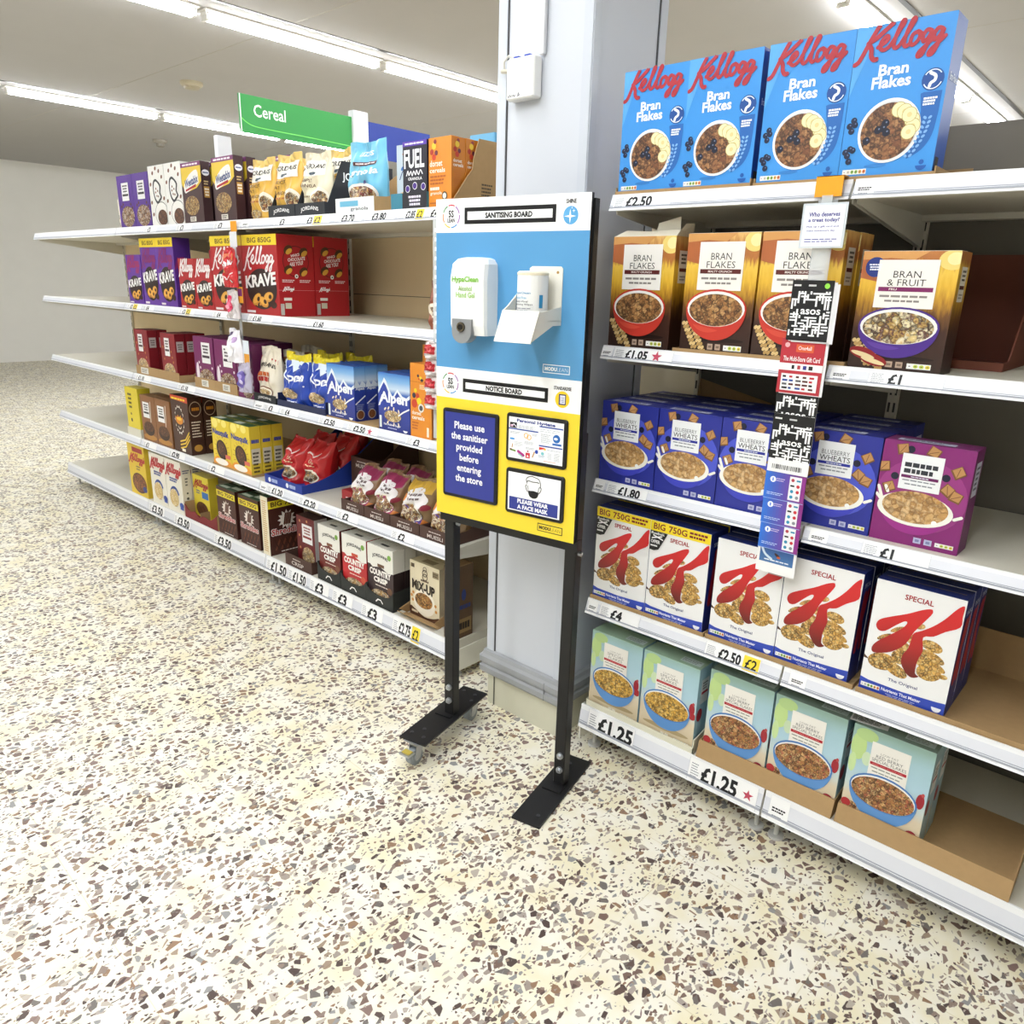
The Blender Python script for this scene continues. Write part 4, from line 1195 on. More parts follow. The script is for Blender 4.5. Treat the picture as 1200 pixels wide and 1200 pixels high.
# ---- top shelf
def a_purple(m, F):
    panel(m, F, .3, .52, .75, .86); ell(m, F, .55, .22, .42, .2, CHOCW, 2)
    for a, b in ((.2, .42), (.8, .45), (.3, .46), (.9, .38)): circ(m, F, a, b, .008, '5a3018', 3, 8)
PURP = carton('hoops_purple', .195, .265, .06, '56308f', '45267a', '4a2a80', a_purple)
def a_white(m, F):
    for a, b in ((.3, .88), (.7, .9), (.5, .95), (.85, .8), (.12, .7), (.9, .45), (.1, .4), (.15, .2)): ell(m, F, a, b, .06, .03, '7a4a34', 2, 10, rot=.7)
    poly(m, F, smooth_pts([(.25, .62), (.3, .74), (.45, .78), (.6, .74), (.75, .66), (.7, .55), (.78, .47), (.62, .40), (.5, .36), (.35, .42), (.28, .5)], 3, True), '2a2c30', 3)
    poly(m, F, smooth_pts([(.31, .62), (.36, .71), (.46, .74), (.6, .70), (.68, .64), (.63, .55), (.7, .48), (.6, .44), (.5, .41), (.4, .45), (.34, .52)], 3, True), 'f0efec', 4)
    for a, b in ((.45, .62), (.55, .58), (.48, .5), (.58, .49), (.42, .56)): ell(m, F, a, b, .035, .02, '7a4a34', 5, 8)
    ell(m, F, .68, .2, .42, .2, '2a2c30', 2); ell(m, F, .68, .2, .40, .19, 'f2f0ec', 3); ell(m, F, .72, .14, .3, .13, CHOC, 4)
WHT = carton('clusters_white', .178, .286, .065, 'efeeea', 'd9d8d2', '2f5a3c', a_white)
def a_brown(m, F):
    rect(m, F, 0, .93, 1, 1, '7a2a6c', 2); bars(m, F, .1, .945, .9, .985, 1, 'f0e4f0', 3, fill=.7)
    poly(m, F, [(0, .93), (0, .66), (.2, .52), (.75, .58), (1, .68), (1, .93)], 'e8c63a', 2)
    poly(m, F, smooth_pts([(.12, .64), (.4, .8), (.8, .87), (.86, .7), (.8, .64), (.3, .53), (.14, .52)], 3, True), 'f4f2ee', 3)
    text(m, F, 'Weetabix', .16, .63, .84, .76, '28407e', 4, bold=.03, tilt=.08)
    poly(m, F, [(.18, .535), (.2, .57), (.74, .645), (.72, .60)], 'b4282e', 5)
    ell(m, F, .45, .3, .36, .16, cereal(['c79a52', '8a5a32', 'e0c080', '5c3420'], 90), 3); rect(m, F, .3, .04, .6, .12, 'e9e4da', 3); bars(m, F, .34, .05, .56, .11, 2, '3a2a24', 4)
def s_brown(m, F):
    ell(m, F, .5, .82, .4, .05, 'e8e6ee', 1); bars(m, F, .2, .80, .8, .84, 1, '28407e', 2); rect(m, F, .2, .42, .8, .6, 'b98a3a', 1); bars(m, F, .25, .44, .75, .58, 3, 'f4ecd8', 2, centre=True, fill=.6); bars(m, F, .25, .62, .75, .7, 2, 'd9c08a', 1)
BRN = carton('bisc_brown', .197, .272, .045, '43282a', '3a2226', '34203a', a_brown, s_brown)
box(PURP, -4.612, 1.842, 4, 'purple cereal box cut by the left edge on the top shelf', 'purple boxes on the top left shelf')
box(PURP, -4.41, 1.84, 4, 'whole purple box with white panel on the top shelf', 'purple boxes on the top left shelf')
box(WHT, -4.207, 1.84, 4, 'left of two white chocolate chip cereal boxes', 'white chocolate chip boxes')
box(WHT, -4.025, 1.84, 4, 'right of two white chocolate chip cereal boxes', 'white chocolate chip boxes')
GT = carton('green_top', .18, .30, .065, 'e6e4dc', 'cfcdc4', '2f5a3c')
box(GT, -4.20, 1.935, 4, 'green-topped white box behind the left white chocolate chip box', 'green topped boxes at the back')
box(GT, -4.01, 1.935, 4, 'green-topped white box behind the right white chocolate chip box', 'green topped boxes at the back')
box(BRN, -3.842, 1.84, 4, 'dark brown wheat cereal box with purple top, beside the white boxes', 'dark brown wheat boxes on the top shelf')
box(BRN, -3.538, 1.84, 4, 'dark brown wheat cereal box with purple top, beside the golden bags', 'dark brown wheat boxes on the top shelf')
box(BRN, -3.838, 1.90, 4, 'dark brown wheat box behind the one beside the white boxes', 'dark brown wheat boxes on the top shelf')
box(BRN, -3.535, 1.90, 4, 'dark brown wheat box behind the one beside the golden bags', 'dark brown wheat boxes on the top shelf')
box(BRN, -3.31, 1.98, 4, 'dark purple topped box peeping out behind the first golden bag', 'dark brown wheat boxes on the top shelf')

def a_jord(name, col2, base='e9c05c'):
    def f(m, F):
        rect(m, F, .08, .62, .92, .88, 'ece8de', 2)
        text(m, F, 'JORDANS', .12, .70, .88, .80, '2a2622', 3, bold=.02, arc=.03)
        ell(m, F, .5, .67, .16, .03, '3a4a58', 3, 14)
        for i, t_ in enumerate(name): text(m, F, t_, .14, .53 - .085 * i, .14 + .075 * len(t_), .585 - .085 * i, '5a3a22', 3, bold=.01)
        bars(m, F, .14, .27, .6, .33, 1, col2, 3)
        ell(m, F, .78, .28, .2, .16, 'efe8da', 2); ell(m, F, .78, .26, .17, .12, cereal(['8a3a30', 'd9b26a', 'f2e6c8', '6b3d24'], 70), 3)
        ell(m, F, .35, .1, .3, .07, MUES, 3)
    return f
JB = pouch('granola_gold', .19, .245, .09, mat('dcae4e', .3), a_jord(('CRUNCHY', 'OAT', 'GRANOLA'), 'b8743a'), seed=1, top_col=mat('e2c272', .3))
JB2 = pouch('granola_cream', .185, .235, .09, mat('e6dcc0', .3), a_jord(('SIMPLY', 'GRANOLA'), '8a7a5a'), seed=2)
G = 'golden granola bags on the top left shelf'
def bag(me, x, y, lv, label, group=None, rz=0.0, dz=0.0, rx=0.0): return put('cereal_bag', me, x, y, ZS[lv] + dz, label, 'cereal bag', group, rz, rx)
BTRAY = mat('23262c', .5)
def bt_art(n):
    def f(m, F, S):
        for i in range(n): text(m, F, 'JORDANS', (i + .2) / n, .25, (i + .8) / n, .62, 'f2f2f2', 2, bold=.02, arc=.15)
        text(m, S, 'JORDANS', .26, .62, .76, .80, 'f2f2f2', 2, bold=.02)
    return f
bag(JB, -3.255, 1.838, 4, 'golden granola bag left of the black tray, beside the dark brown box', G)
put('display_tray', tray(.20, .30, .05, .19, BTRAY, side='steep', hs=.05, art=bt_art(1)), -3.065, 1.832, ZS[4], 'black card tray holding one golden granola bag', 'card tray')
bag(JB, -3.06, 1.842, 4, 'golden granola bag standing in the black tray', G, dz=.004)
bag(JB, -3.055, 1.945, 4, 'golden granola bag behind the tray bag', G, dz=.004)
put('display_tray', tray(.205, .34, .05, .205, BTRAY, KRAFT, side='steep', hs=.05, art=bt_art(1)), -2.862, 1.832, ZS[4], 'black card tray with white lettering on its side wall', 'card tray')
bag(JB2, -2.857, 1.842, 4, 'cream granola bag in the lettered black tray', None, dz=.004)
bag(JB, -2.853, 1.96, 4, 'orange-topped granola bag behind the cream bag', G, dz=.022)
def a_liz(m, F):
    text(m, F, "LIZI'S", .36, .80, .72, .87, 'f4f8fa', 2, bold=.02)
    rect(m, F, .25, .665, .85, .715, '5a2a2c', 2); bars(m, F, .32, .675, .8, .705, 1, 'e8dcdc', 3, fill=.6)
    text(m, F, 'granola', .14, .50, .90, .62, 'f6fafc', 2, bold=.02)
    ell(m, F, .5, .25, .42, .17, 'f4f2ee', 2); ell(m, F, .5, .25, .36, .13, cereal(['d9b26a', 'b5824a', 'efe2c0', '8e2a3a', '7a4a2c'], 70), 3)
    circ(m, F, .62, .42, .009, '4a4a8a', 3, 12)
LZ = pouch('granola_blue', .215, .25, .085, mat('72b9d8', .3), a_liz, seed=4, taper=.0)
def liz_tray(m, F, S):
    rect(m, F, 0, 0, 1, 1, 'e9ecec', 1); rect(m, F, .12, .45, .6, .8, '6ab0cf', 2); text(m, F, 'granola', .4, .12, .85, .4, '4a4a50', 2)
put('display_tray', tray(.235, .36, .055, .20, KRAFT, side='curve', art=liz_tray), -2.583, 1.832, ZS[4], 'white-fronted card tray holding the light blue granola pouch', 'card tray')
bag(LZ, -2.572, 1.86, 4, 'light blue granola pouch with brown band', None, dz=.004)
def a_pale(m, F):
    for a, b, c, r in ((.25, .88, 'd98a3a', .5), (.3, .76, '4a9a4a', .3), (.2, .66, '3a6ab0', .4)): ell(m, F, a, b, .07, .03, c, 2, 10, rot=r)
    stroke(m, F, smooth_pts([(.1, .5), (.2, .62), (.25, .5), (.35, .58), (.42, .5)], 4), .004, '3a4a7a', 2)
    ell(m, F, .25, .2, .24, .12, MUES, 2)
PL = carton('high_protein', .175, .225, .065, 'bccbd6', 'a9bac6', 'c9d6de', a_pale)
box(PL, -2.305, 1.905, 4, 'pale grey-blue cereal box half hidden behind the dark purple box')
def a_fuel(m, F):
    rect(m, F, 0, .93, 1, 1, '5a3aa8', 2); bars(m, F, .1, .945, .9, .985, 1, 'e8e0f4', 3, fill=.6)
    text(m, F, 'FUEL', .06, .60, .90, .88, 'f2f2f4', 2, bold=.03); 
    stroke(m, F, smooth_pts([(.16, .50), (.22, .57), (.26, .50), (.34, .56), (.4, .49), (.46, .56), (.54, .5), (.58, .57), (.66, .5), (.74, .57), (.82, .51)], 3), .004, 'f2f2f4', 2); text(m, F, 'GRANOLA', .22, .425, .8, .47, 'f2f2f4', 2, bold=.02)
    for a, b in ((.5, .34), (.85, .32), (.2, .3)): circ(m, F, a, b, .012, 'f2f2f4', 2, 14); circ(m, F, a, b, .010, '4a2f8a', 3, 14)
    bars(m, F, .25, .06, .75, .2, 3, 'e8e0f4', 2, fill=.6, centre=True)
FU = carton('granola_dark', .124, .212, .065, '24222e', '1e1c28', '3a2a6a', a_fuel)
put('display_tray', tray(.19, .20, .055, .09, mat('3a7d92', .6), side='flat', art=lambda m, F, S: (rect(m, F, .33, 0, 1, 1, '23222a', 1), bars(m, F, .5, .2, .85, .85, 3, 'e8e0f4', 2, fill=.6, centre=True))), -2.252, 1.832, ZS[4], 'teal card tray under the dark purple granola box', 'card tray')
box(FU, -2.19, 1.837, 4, 'dark purple and black granola box in the teal tray', None, dz=T4)
box(carton('dark_back', .2, .238, .12, '2f3f3c', '2a3836', '33463f'), -2.25, 2.06, 4, 'dark green topped box at the back behind the granola')
ORG = mat('dd8a2c', .35)
def berries(m, F, ca, cb, s):
    for dx, dy, c, r in ((0, .02, 'e8c23a', .012), (-.012, 0, 'b03a2a', .01), (.012, -.004, '6a2a3a', .009), (0, -.018, 'c8452a', .011), (.006, .034, '8a2f3a', .008)):
        circ(m, F, ca + dx * s / F.w, cb + dy * s / F.h, r * s, c, 3, 12)
def a_dor(m, F):
    berries(m, F, .25, .80, .9)
    text(m, F, 'dorset', .06, .59, .62, .68, 'f6eee0', 3, bold=.02); text(m, F, 'cereals', .06, .50, .74, .57, 'f6eee0', 3, bold=.02)
    bars(m, F, .08, .32, .8, .47, 3, 'b4602a', 3, fill=.5); bars(m, F, .08, .24, .5, .30, 1, 'f6eee0', 3, fill=.7); text(m, F, 'granola', .08, .17, .6, .23, 'f6eee0', 3)
    circ(m, F, .72, .16, .013, '3a342c', 3, 18); circ(m, F, .72, .16, .009, 'efe8da', 4, 18); bars(m, F, .06, .04, .5, .08, 1, 'b4602a', 3)
def s_dor(m, F):
    berries(m, F, .4, .82, .8); text(m, F, 'dorset', .12, .64, .75, .69, 'f6eee0', 3, bold=.02); text(m, F, 'cereals', .12, .58, .85, .63, 'f6eee0', 3, bold=.02); bars(m, F, .12, .1, .8, .54, 14, 'c8742c', 3, fill=.4)
DO = carton('granola_orange', .11, .213, .062, ORG, mat('c97a26', .35), ORG, a_dor, s_dor)
G = 'orange granola boxes on the top left shelf'
box(DO, -2.063, 1.842, 4, 'orange granola box at the front of the brown tray, top shelf', G, dz=T4)
box(DO, -2.062, 1.906, 4, 'orange granola box second in the tray on the top shelf', G, dz=T4)
box(DO, -2.061, 1.970, 4, 'orange granola box third in the tray on the top shelf', G, dz=T4)
def dt_art(m, F, S): bars(m, S, .5, .15, .95, .45, 7, '4a3d2a', 1, fill=.5)
def d_tray():
    m = MB(); w, d = .128, .46
    m.box(0, w, 0, d, 0, .003, KRAFT); m.box(0, .003, 0.02, d, 0, .06, KRAFT)
    m.prism([(.012, 0), (d, 0), (d, .225), (.125, .222), (.10, .16), (.095, .125), (.07, .10), (.012, .03)], 0, w - .003, w, KRAFT)
    S = Face((w, 0, 0), (0, 1, 0), (0, 0, 1), d, .22); bars(m, S, .3, .1, .42, .4, 6, '4a3d2a', 1, fill=.5)
    return m.mesh('display_tray')
put('display_tray', d_tray(), -2.068, 1.832, ZS[4], 'tall brown card tray with cut away front around the orange granola boxes', 'card tray')
m = MB(); m.box(0, .118, 0, .26, 0, .036, mat('63a9d4', .4)); S = Face((.118, 0, 0), (0, 1, 0), (0, 0, 1), .26, .036)
bars(m, S, .05, .2, .95, .8, 1, 'e8f0f4', 1, fill=.7); rect(m, S, .3, .15, .5, .85, '2a6a8a', 2); rect(m, S, .6, .15, .75, .85, '7a9a4a', 2)
put('cereal_box', m.mesh('cereal_box'), -2.064, 2.036, ZS[4] + .004 + .2145, 'light blue box lying flat on top of the orange granola boxes', 'cereal box')
box(DO, -2.060, 2.034, 4, 'orange granola box fourth in the tray, under the blue box', G, dz=T4)
box(DO, -2.060, 2.20, 4, 'orange granola box at the back of the tray, under the blue box', G, dz=T4)

# ---- second shelf
def a_krave(big, logo='f2e8e8'):
    def f(m, F):
        top = 1.0
        if big:
            rect(m, F, 0, .87, 1, 1, 'f2d62c', 2); text(m, F, 'BIG 850G', .18, .90, .86, .965, '6a4a1c', 3, bold=.02); top = .86
        script_logo(m, F, .02, .60 * top + .03, 1.0, top - .01, logo, 3, .010, n=3)
        ell(m, F, .52, .33, .43, .255, '2c1a18', 2, 30); 
        text(m, F, 'KRAVE', .06, .36, .94, .52, 'f4f2f0', 4, bold=.04, tilt=.06)
        for a, b, r in ((.36, .20, .5), (.70, .235, .2), (.55, .17, -.3)):
            ell(m, F, a, b, .14, .062, 'c98a34', 3, 16, rot=r); ell(m, F, a, b + .008, .12, .045, 'e2a948', 4, 16, rot=r); ell(m, F, a + .05, b + .004, .045, .028, '3a1c12', 5, 12, rot=r)
        for a, b in ((.45, .135), (.58, .125), (.36, .13)): circ(m, F, a, b, .006, 'c98a3a', 4, 8)
        ell(m, F, .84, .14, .09, .045, '3a1c14', 4, 14); rect(m, F, .05, .025, .3, .055, 'e8e0e0', 3)
    return f
def s_krave(m, F):
    for a, b in ((.3, .82), (.72, .80), (.28, .58), (.7, .56)): ell(m, F, a, b, .13, .05, '4a2a18', 2, 12, rot=.6); ell(m, F, a + .02, b - .02, .10, .03, 'd9a03c', 3, 12, rot=.6)
    ringf(m, F, .5, .68, .062, .065, '4a1418', 1, 30)
    text(m, F, 'WHICH', .36, .74, .64, .775, 'f6eeee', 2, bold=.02, tilt=.03); text(m, F, 'CHOCOLATE', .28, .69, .76, .73, 'f6eeee', 2, bold=.02, tilt=.03); text(m, F, 'ARE YOU?', .32, .63, .7, .68, 'f6eeee', 2, bold=.02, tilt=.03)
    circ(m, F, .5, .5, .009, 'efeeea', 2, 12); circ(m, F, .5, .5, .004, '2a2a2c', 3, 8)
    bars(m, F, .1, .42, .45, .46, 2, 'f0dede', 2); bars(m, F, .58, .42, .9, .46, 2, 'f0dede', 2)
    script_logo(m, F, .1, .31, .42, .37, 'f6eeee', 2, .003, True, 2); rect(m, F, .0, .325, 1, .328, 'd9989c', 1)
    rect(m, F, .12, .2, .34, .235, 'e8e6e0', 2); rect(m, F, .15, .1, .32, .17, 'c9c4b0', 2); rect(m, F, .02, .02, .12, .16, 'b9b6b0', 2)
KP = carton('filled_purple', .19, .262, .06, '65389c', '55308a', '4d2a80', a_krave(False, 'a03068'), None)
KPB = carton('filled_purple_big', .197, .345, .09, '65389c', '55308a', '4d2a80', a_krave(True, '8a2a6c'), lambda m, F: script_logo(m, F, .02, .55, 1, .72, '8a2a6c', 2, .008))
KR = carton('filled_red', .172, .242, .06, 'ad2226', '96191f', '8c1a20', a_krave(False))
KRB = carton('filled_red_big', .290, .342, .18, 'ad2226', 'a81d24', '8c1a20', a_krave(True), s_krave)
box(KP, -4.605, 1.84, 3, 'small purple chocolate cereal box at the left edge, second shelf', 'purple chocolate boxes')
box(KPB, -4.408, 1.842, 3, 'large purple box with yellow top band, left of the pair', 'purple chocolate boxes')
bx = box(KPB, -4.21, 1.842, 3, 'large purple box with yellow top band, right of the pair', 'purple chocolate boxes')
box(carton('dark_violet', .22, .31, .09, '2c1a3c', '26163a', '2a1a40'), -3.95, 2.15, 3, 'dark violet box in the shadow behind the small red boxes')
box(KR, -3.967, 1.84, 3, 'left of two small red chocolate cereal boxes', 'small red chocolate boxes')
box(KR, -3.792, 1.84, 3, 'right of two small red chocolate cereal boxes', 'small red chocolate boxes')
box(carton('red_back', .19, .285, .06, '9a1e24', '8c181e', '9a1e24', lambda m, F: (text(m, F, 'KRAVE', .3, .88, .7, .95, 'e8d8d8', 2), rect(m, F, .55, .84, .8, .87, '2a2020', 2))), -3.80, 1.925, 3, 'taller red box standing behind the two small red boxes')
box(KRB, -3.616, 1.84, 3, 'large red box with yellow band, behind the sweet packets', 'large red chocolate boxes')
box(KRB, -3.322, 1.84, 3, 'large red box with yellow band and full round picture', 'large red chocolate boxes')
box(KRB, -3.320, 2.024, 3, 'large red box behind, its patterned side facing the empty shelf', 'large red chocolate boxes')
def a_cook(m, F):
    ell(m, F, .6, .68, .3, .14, 'f0eae2', 2); bars(m, F, .42, .6, .8, .74, 3, '6a3a2c', 3, fill=.4); rect(m, F, .4, .72, .75, .76, 'c8642c', 3)
    ell(m, F, .45, .42, .38, .16, 'f0e4d0', 2); ell(m, F, .5, .40, .32, .11, CHOCW, 3); rect(m, F, .3, .08, .75, .17, 'efe8da', 2); rect(m, F, .4, .1, .6, .15, 'c5b43a', 3)
CK = pouch('clusters_brown', .155, .165, .075, mat('8a4a30', .3), a_cook, seed=6, top_col=mat('6b3a2a', .3))
bag(CK, -2.09, 1.838, 3, 'brown and white cereal bag alone on the empty second shelf beside the board')

# ---- third shelf
def a_dkred(m, F):
    panel(m, F, .28, .52, .62, .90, '4a3a3c'); half_heap(m, F, .5, .2, .38, .17, MUES)
    for a, b in ((.2, .45), (.75, .5), (.8, .4), (.15, .7), (.7, .62)): circ(m, F, a, b, .007, 'b5763a', 3, 8)
def s_dkred(m, F): rect(m, F, .15, .62, .85, .84, 'b9b0ae', 1); bars(m, F, .25, .66, .75, .8, 3, '5a4a4c', 2, centre=True)
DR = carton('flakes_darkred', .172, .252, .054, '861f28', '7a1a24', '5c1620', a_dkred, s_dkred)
put('display_tray', tray(.545, .40, .052, .17, KRAFT, side='slope', hs=.04, art=lambda m, F, S: (rect(m, F, .12, .2, .3, .85, 'dcdad2', 1), bars(m, F, .14, .3, .28, .75, 3, '6a665c', 2))), -4.608, 1.832, ZS[2], 'brown card tray holding dark red cereal boxes at the left', 'card tray')
G = 'dark red cereal boxes on the third shelf'
box(DR, -4.60, 1.838, 2, 'dark red cereal box at the left end of its brown tray', G, dz=T4)
box(DR, -4.598, 1.895, 2, 'dark red box behind the left one in the tray', G, dz=T4)
box(DR, -4.262, 1.838, 2, 'dark red cereal box at the right end of its brown tray', G, dz=T4)
box(DR, -4.26, 1.895, 2, 'dark red box second behind the right one in the tray', G, dz=T4)
box(DR, -4.26, 1.952, 2, 'dark red box third behind the right one in the tray', G, dz=T4)
def a_mar(m, F):
    panel(m, F, .42, .50, .85, .90, '3a2a3a'); half_heap(m, F, .6, .2, .38, .19, CHOCW); ell(m, F, .15, .3, .08, .2, 'e8e0e6', 2, 12)
    for a, b in ((.25, .5), (.3, .4), (.9, .42)): circ(m, F, a, b, .007, 'e8dce4', 3, 8)
MR = carton('pillows_purple', .215, .258, .07, '74225c', '64204e', '6a2456', a_mar)
G = 'maroon purple cereal boxes on the third shelf'
for i, x in enumerate((-3.882, -3.664)):
    put('display_tray', tray(.216, .42, .055, .13, KRAFT, side='slope', hs=.03, art=lambda m, F, S: (rect(m, F, .35, .25, .68, .85, 'dcdad2', 1), bars(m, F, .4, .35, .63, .75, 3, '6a665c', 2))), x, 1.832, ZS[2], ['brown card tray under the left maroon boxes', 'brown card tray under the middle maroon boxes'][i], 'card tray')
MRN = carton('pillows_purple_b', .206, .258, .07, '74225c', '64204e', '6a2456', a_mar)
for i, x in enumerate((-3.877, -3.659)):
    for k in range(3):
        box(MRN, x, 1.838 + .0735 * k, 2, ('left' if i == 0 else 'middle') + ' maroon purple box' + ['', ', second in its row', ', third in its row'][k] + ' with white panel', G, dz=T4)
MRC = carton('pillows_purple_c', .15, .258, .07, '74225c', '64204e', '6a2456', a_mar)
for k in range(3): box(MRC, -3.446, 1.838 + .0735 * k, 2, 'maroon purple box behind the hanging sweets' + ['', ', second in its row', ', third in its row'][k], G, dz=0)
def a_jcream(m, F):
    poly(m, F, [(.05, .74), (.95, .70), (.95, .78), (.05, .84)], 'b5342c', 2)
    text(m, F, 'JORDANS', .1, .60, .9, .69, '2a2622', 3, bold=.02, arc=.02)
    bars(m, F, .15, .47, .75, .55, 1, 'c8642c', 3, fill=.9); bars(m, F, .12, .37, .8, .46, 1, 'b5342c', 3, 4, .9)
    ell(m, F, .5, .17, .3, .12, '7a4a2c', 2); ell(m, F, .5, .17, .25, .10, 'f0e8d8', 3); ell(m, F, .5, .17, .19, .07, MUES, 4)
JC = pouch('muesli_cream', .175, .252, .09, mat('e9e0cc', .35), a_jcream, seed=8, bottom=.9)
JBK = pouch('muesli_tan', .19, .23, .09, mat('8a5a38', .35), lambda m, F: (rect(m, F, .2, .5, .8, .8, 'cfc8ba', 2), bars(m, F, .3, .55, .7, .75, 3, '5a5048', 3)), seed=9, top_col=mat('cfc6b2', .4))
put('display_tray', tray(.188, .34, .04, .10, BTRAY, KRAFT, hs=.03, art=lambda m, F, S: text(m, F, 'JORDANS', .2, .3, .8, .65, 'f2f2f2', 2, arc=.1)), -3.292, 1.832, ZS[2], 'low black tray under the cream muesli bag', 'card tray')
bag(JC, -3.286, 1.838, 2, 'cream muesli bag with a red band beside the hanging sweets', None, dz=T4)
bag(JBK, -3.288, 1.95, 2, 'tan muesli bag with pale label behind the cream bag', 'tan muesli bags', dz=T4)
bag(JBK, -3.288, 2.05, 2, 'tan muesli bag furthest back behind the cream bag', 'tan muesli bags', dz=.02)
ALP = grad([(0, '22307f'), (.5, '2a3f9c'), (.60, '2b4ba8'), (.66, '3f6ab8'), (.74, 'c9d9ea'), (.86, '7fb0de'), (1, '3c7ac6')], .222, .03, (8, 8, 8))
def a_alpen(m, F):
    poly(m, F, [(0, .69), (.12, .82), (.2, .92), (.27, .86), (.38, .70), (.47, .60), (.55, .69), (.62, .75), (.78, .64), (.9, .62), (1, .68), (1, .58), (.5, .52), (0, .58)], 'e4ebf2', 2)
    poly(m, F, [(0, .62), (.1, .74), (.19, .84), (.26, .78), (.36, .64), (.46, .55), (.56, .64), (.62, .70), (.76, .58), (.9, .57), (1, .61), (1, .4), (0, .4)], '2a3f9c', 3)
    text(m, F, 'Alpen', .06, .44, .93, .68, 'f6f8fb', 4, bold=.035); poly(m, F, [(.0, .42), (.12, .62), (.17, .62), (.06, .43)], 'f6f8fb', 4)
    ell(m, F, .46, .27, .27, .1, MUES, 4); 
    for a, b in ((.22, .38), (.33, .40), (.5, .40), (.66, .37), (.3, .15), (.65, .14), (.5, .13)): ell(m, F, a, b, .045, .018, 'efe2c8', 4, 8, rot=a * 3)
    stroke(m, F, [(.66, .30), (.8, .37), (.99, .44)], .006, 'eef0f4', 5)
    text(m, F, 'No Added Sugar', .17, .085, .72, .135, 'f2f4fa', 4, bold=.02); bars(m, F, .3, .04, .6, .07, 1, 'c4ccee', 4); rect(m, F, .03, .04, .1, .25, 'dfe6e2', 4); ell(m, F, .86, .06, .07, .04, 'f2f4fa', 4, 10, PI, 2 * PI)
def s_alpen(m, F):
    poly(m, F, [(0, .66), (.2, .76), (.5, .66), (.7, .74), (1, .68), (1, .62), (0, .62)], 'd9e2ec', 1); text(m, F, 'Alpen', .1, .56, .9, .63, 'eef2f8', 2, bold=.02); stroke(m, F, [(.1, .32), (.95, .46)], .005, 'e8ecf2', 2); bars(m, F, .15, .2, .85, .32, 4, '8a96c4', 2); circ(m, F, .5, .12, .02, 'c9c2b0', 2, 16); circ(m, F, .5, .12, .017, '7a4a2c', 3, 16)
AL = carton('muesli_blue', .187, .222, .055, ALP, ALP, '2c4f9c', a_alpen, s_alpen)
def a_alpbag(m, F):
    poly(m, F, [(.04, .80), (.2, .70), (.35, .78), (.5, .68), (.7, .76), (.96, .70), (.96, .84), (.04, .86)], 'd9e4ee', 2)
    text(m, F, 'Alpen', .12, .46, .88, .68, 'f6f8fb', 3, bold=.03)
    ell(m, F, .45, .27, .28, .1, MUES, 3); stroke(m, F, [(.6, .3), (.9, .42)], .006, 'eef0f4', 4); bars(m, F, .2, .1, .7, .14, 1, 'e4e8f4', 3)
AB = pouch('muesli_bag', .205, .235, .10, mat('2a48a8', .28), a_alpbag, seed=12, top_col=mat('e2cf2c', .3), crinkle=.006)
NAVY = mat('232a4c', .5)
put('display_tray', tray(.375, .36, .03, .17, NAVY, KRAFT, hs=.06), -3.088, 1.832, ZS[2], 'navy card tray holding crumpled blue muesli bags', 'card tray')
G = 'blue muesli bags with yellow tops'
bag(AB, -3.083, 1.838, 2, 'left blue muesli bag with yellow top in the navy tray', G, dz=T4)
bag(AB, -2.893, 1.85, 2, 'right blue muesli bag with yellow top, slumped in the navy tray', G, dz=T4 - .02 + .02, rx=0)
bag(AB, -3.06, 1.985, 2, 'blue muesli bag behind the left one', G, dz=T4)
bag(AB, -2.89, 2.02, 2, 'blue muesli bag behind the right one', G, dz=T4)
put('display_tray', tray(.345, .34, .008, .19, KRAFT, side='slope', hs=.008), -2.706, 1.832, ZS[2], 'brown card tray with sloping sides around the left blue muesli boxes', 'card tray')
G = 'blue muesli boxes with a mountain'
box(AL, -2.70, 1.838, 2, 'left blue mountain muesli box, front of the brown tray', G, dz=T4)
box(AL, -2.70, 1.896, 2, 'blue mountain muesli box second behind the left one', G, dz=T4)
box(AL, -2.70, 1.954, 2, 'blue mountain muesli box third behind the left one', G, dz=T4)
box(AL, -2.357, 1.838, 2, 'right blue mountain muesli box, beside the tall orange box', G)
box(AL, -2.357, 1.896, 2, 'blue mountain muesli box second behind the right one', G)
box(AL, -2.357, 1.954, 2, 'blue mountain muesli box third behind the right one', G)
def a_tall(m, F):
    rect(m, F, 0, .752, 1, .757, 'a9601c', 1)
    for dx, dy, c, rx, ry in ((.38, .84, '3a2a3a', .05, .02), (.5, .815, 'e8d23a', .06, .02), (.56, .785, '2a2430', .07, .02), (.42, .80, 'c8452a', .04, .014)): ell(m, F, dx, dy, rx, ry, c, 2, 12)
    for a, b, c, r in ((.25, .64, 'f0d22c', .008), (.18, .57, '2f2a3a', .010), (.35, .57, 'c8452a', .010), (.42, .50, 'efcf2a', .013), (.2, .46, 'c8452a', .016)): circ(m, F, a, b, r, c, 2, 14)
    circ(m, F, .52, .41, .016, 'e4e0d8', 3, 16); circ(m, F, .52, .41, .010, '4a4a4c', 4, 12)
    bars(m, F, .45, .66, .9, .73, 3, 'f2dcb4', 2); text(m, F, 'dorset', .08, .31, .52, .365, 'f6eee0', 3, bold=.02); text(m, F, 'cereals', .08, .245, .68, .30, 'f6eee0', 3, bold=.02)
    bars(m, F, .08, .1, .4, .22, 3, 'b4602a', 2); rect(m, F, .78, .03, .88, .16, 'f0e4d0', 2)
TD = carton('muesli_orange', .117, .273, .06, ORG, mat('b56a22', .35), ORG, a_tall)
TD2 = carton('muesli_orange_b', .112, .335, .06, ORG, mat('b56a22', .35), ORG, a_tall)
box(TD, -2.166, 1.838, 2, 'tall orange muesli box beside the hanging red packets')
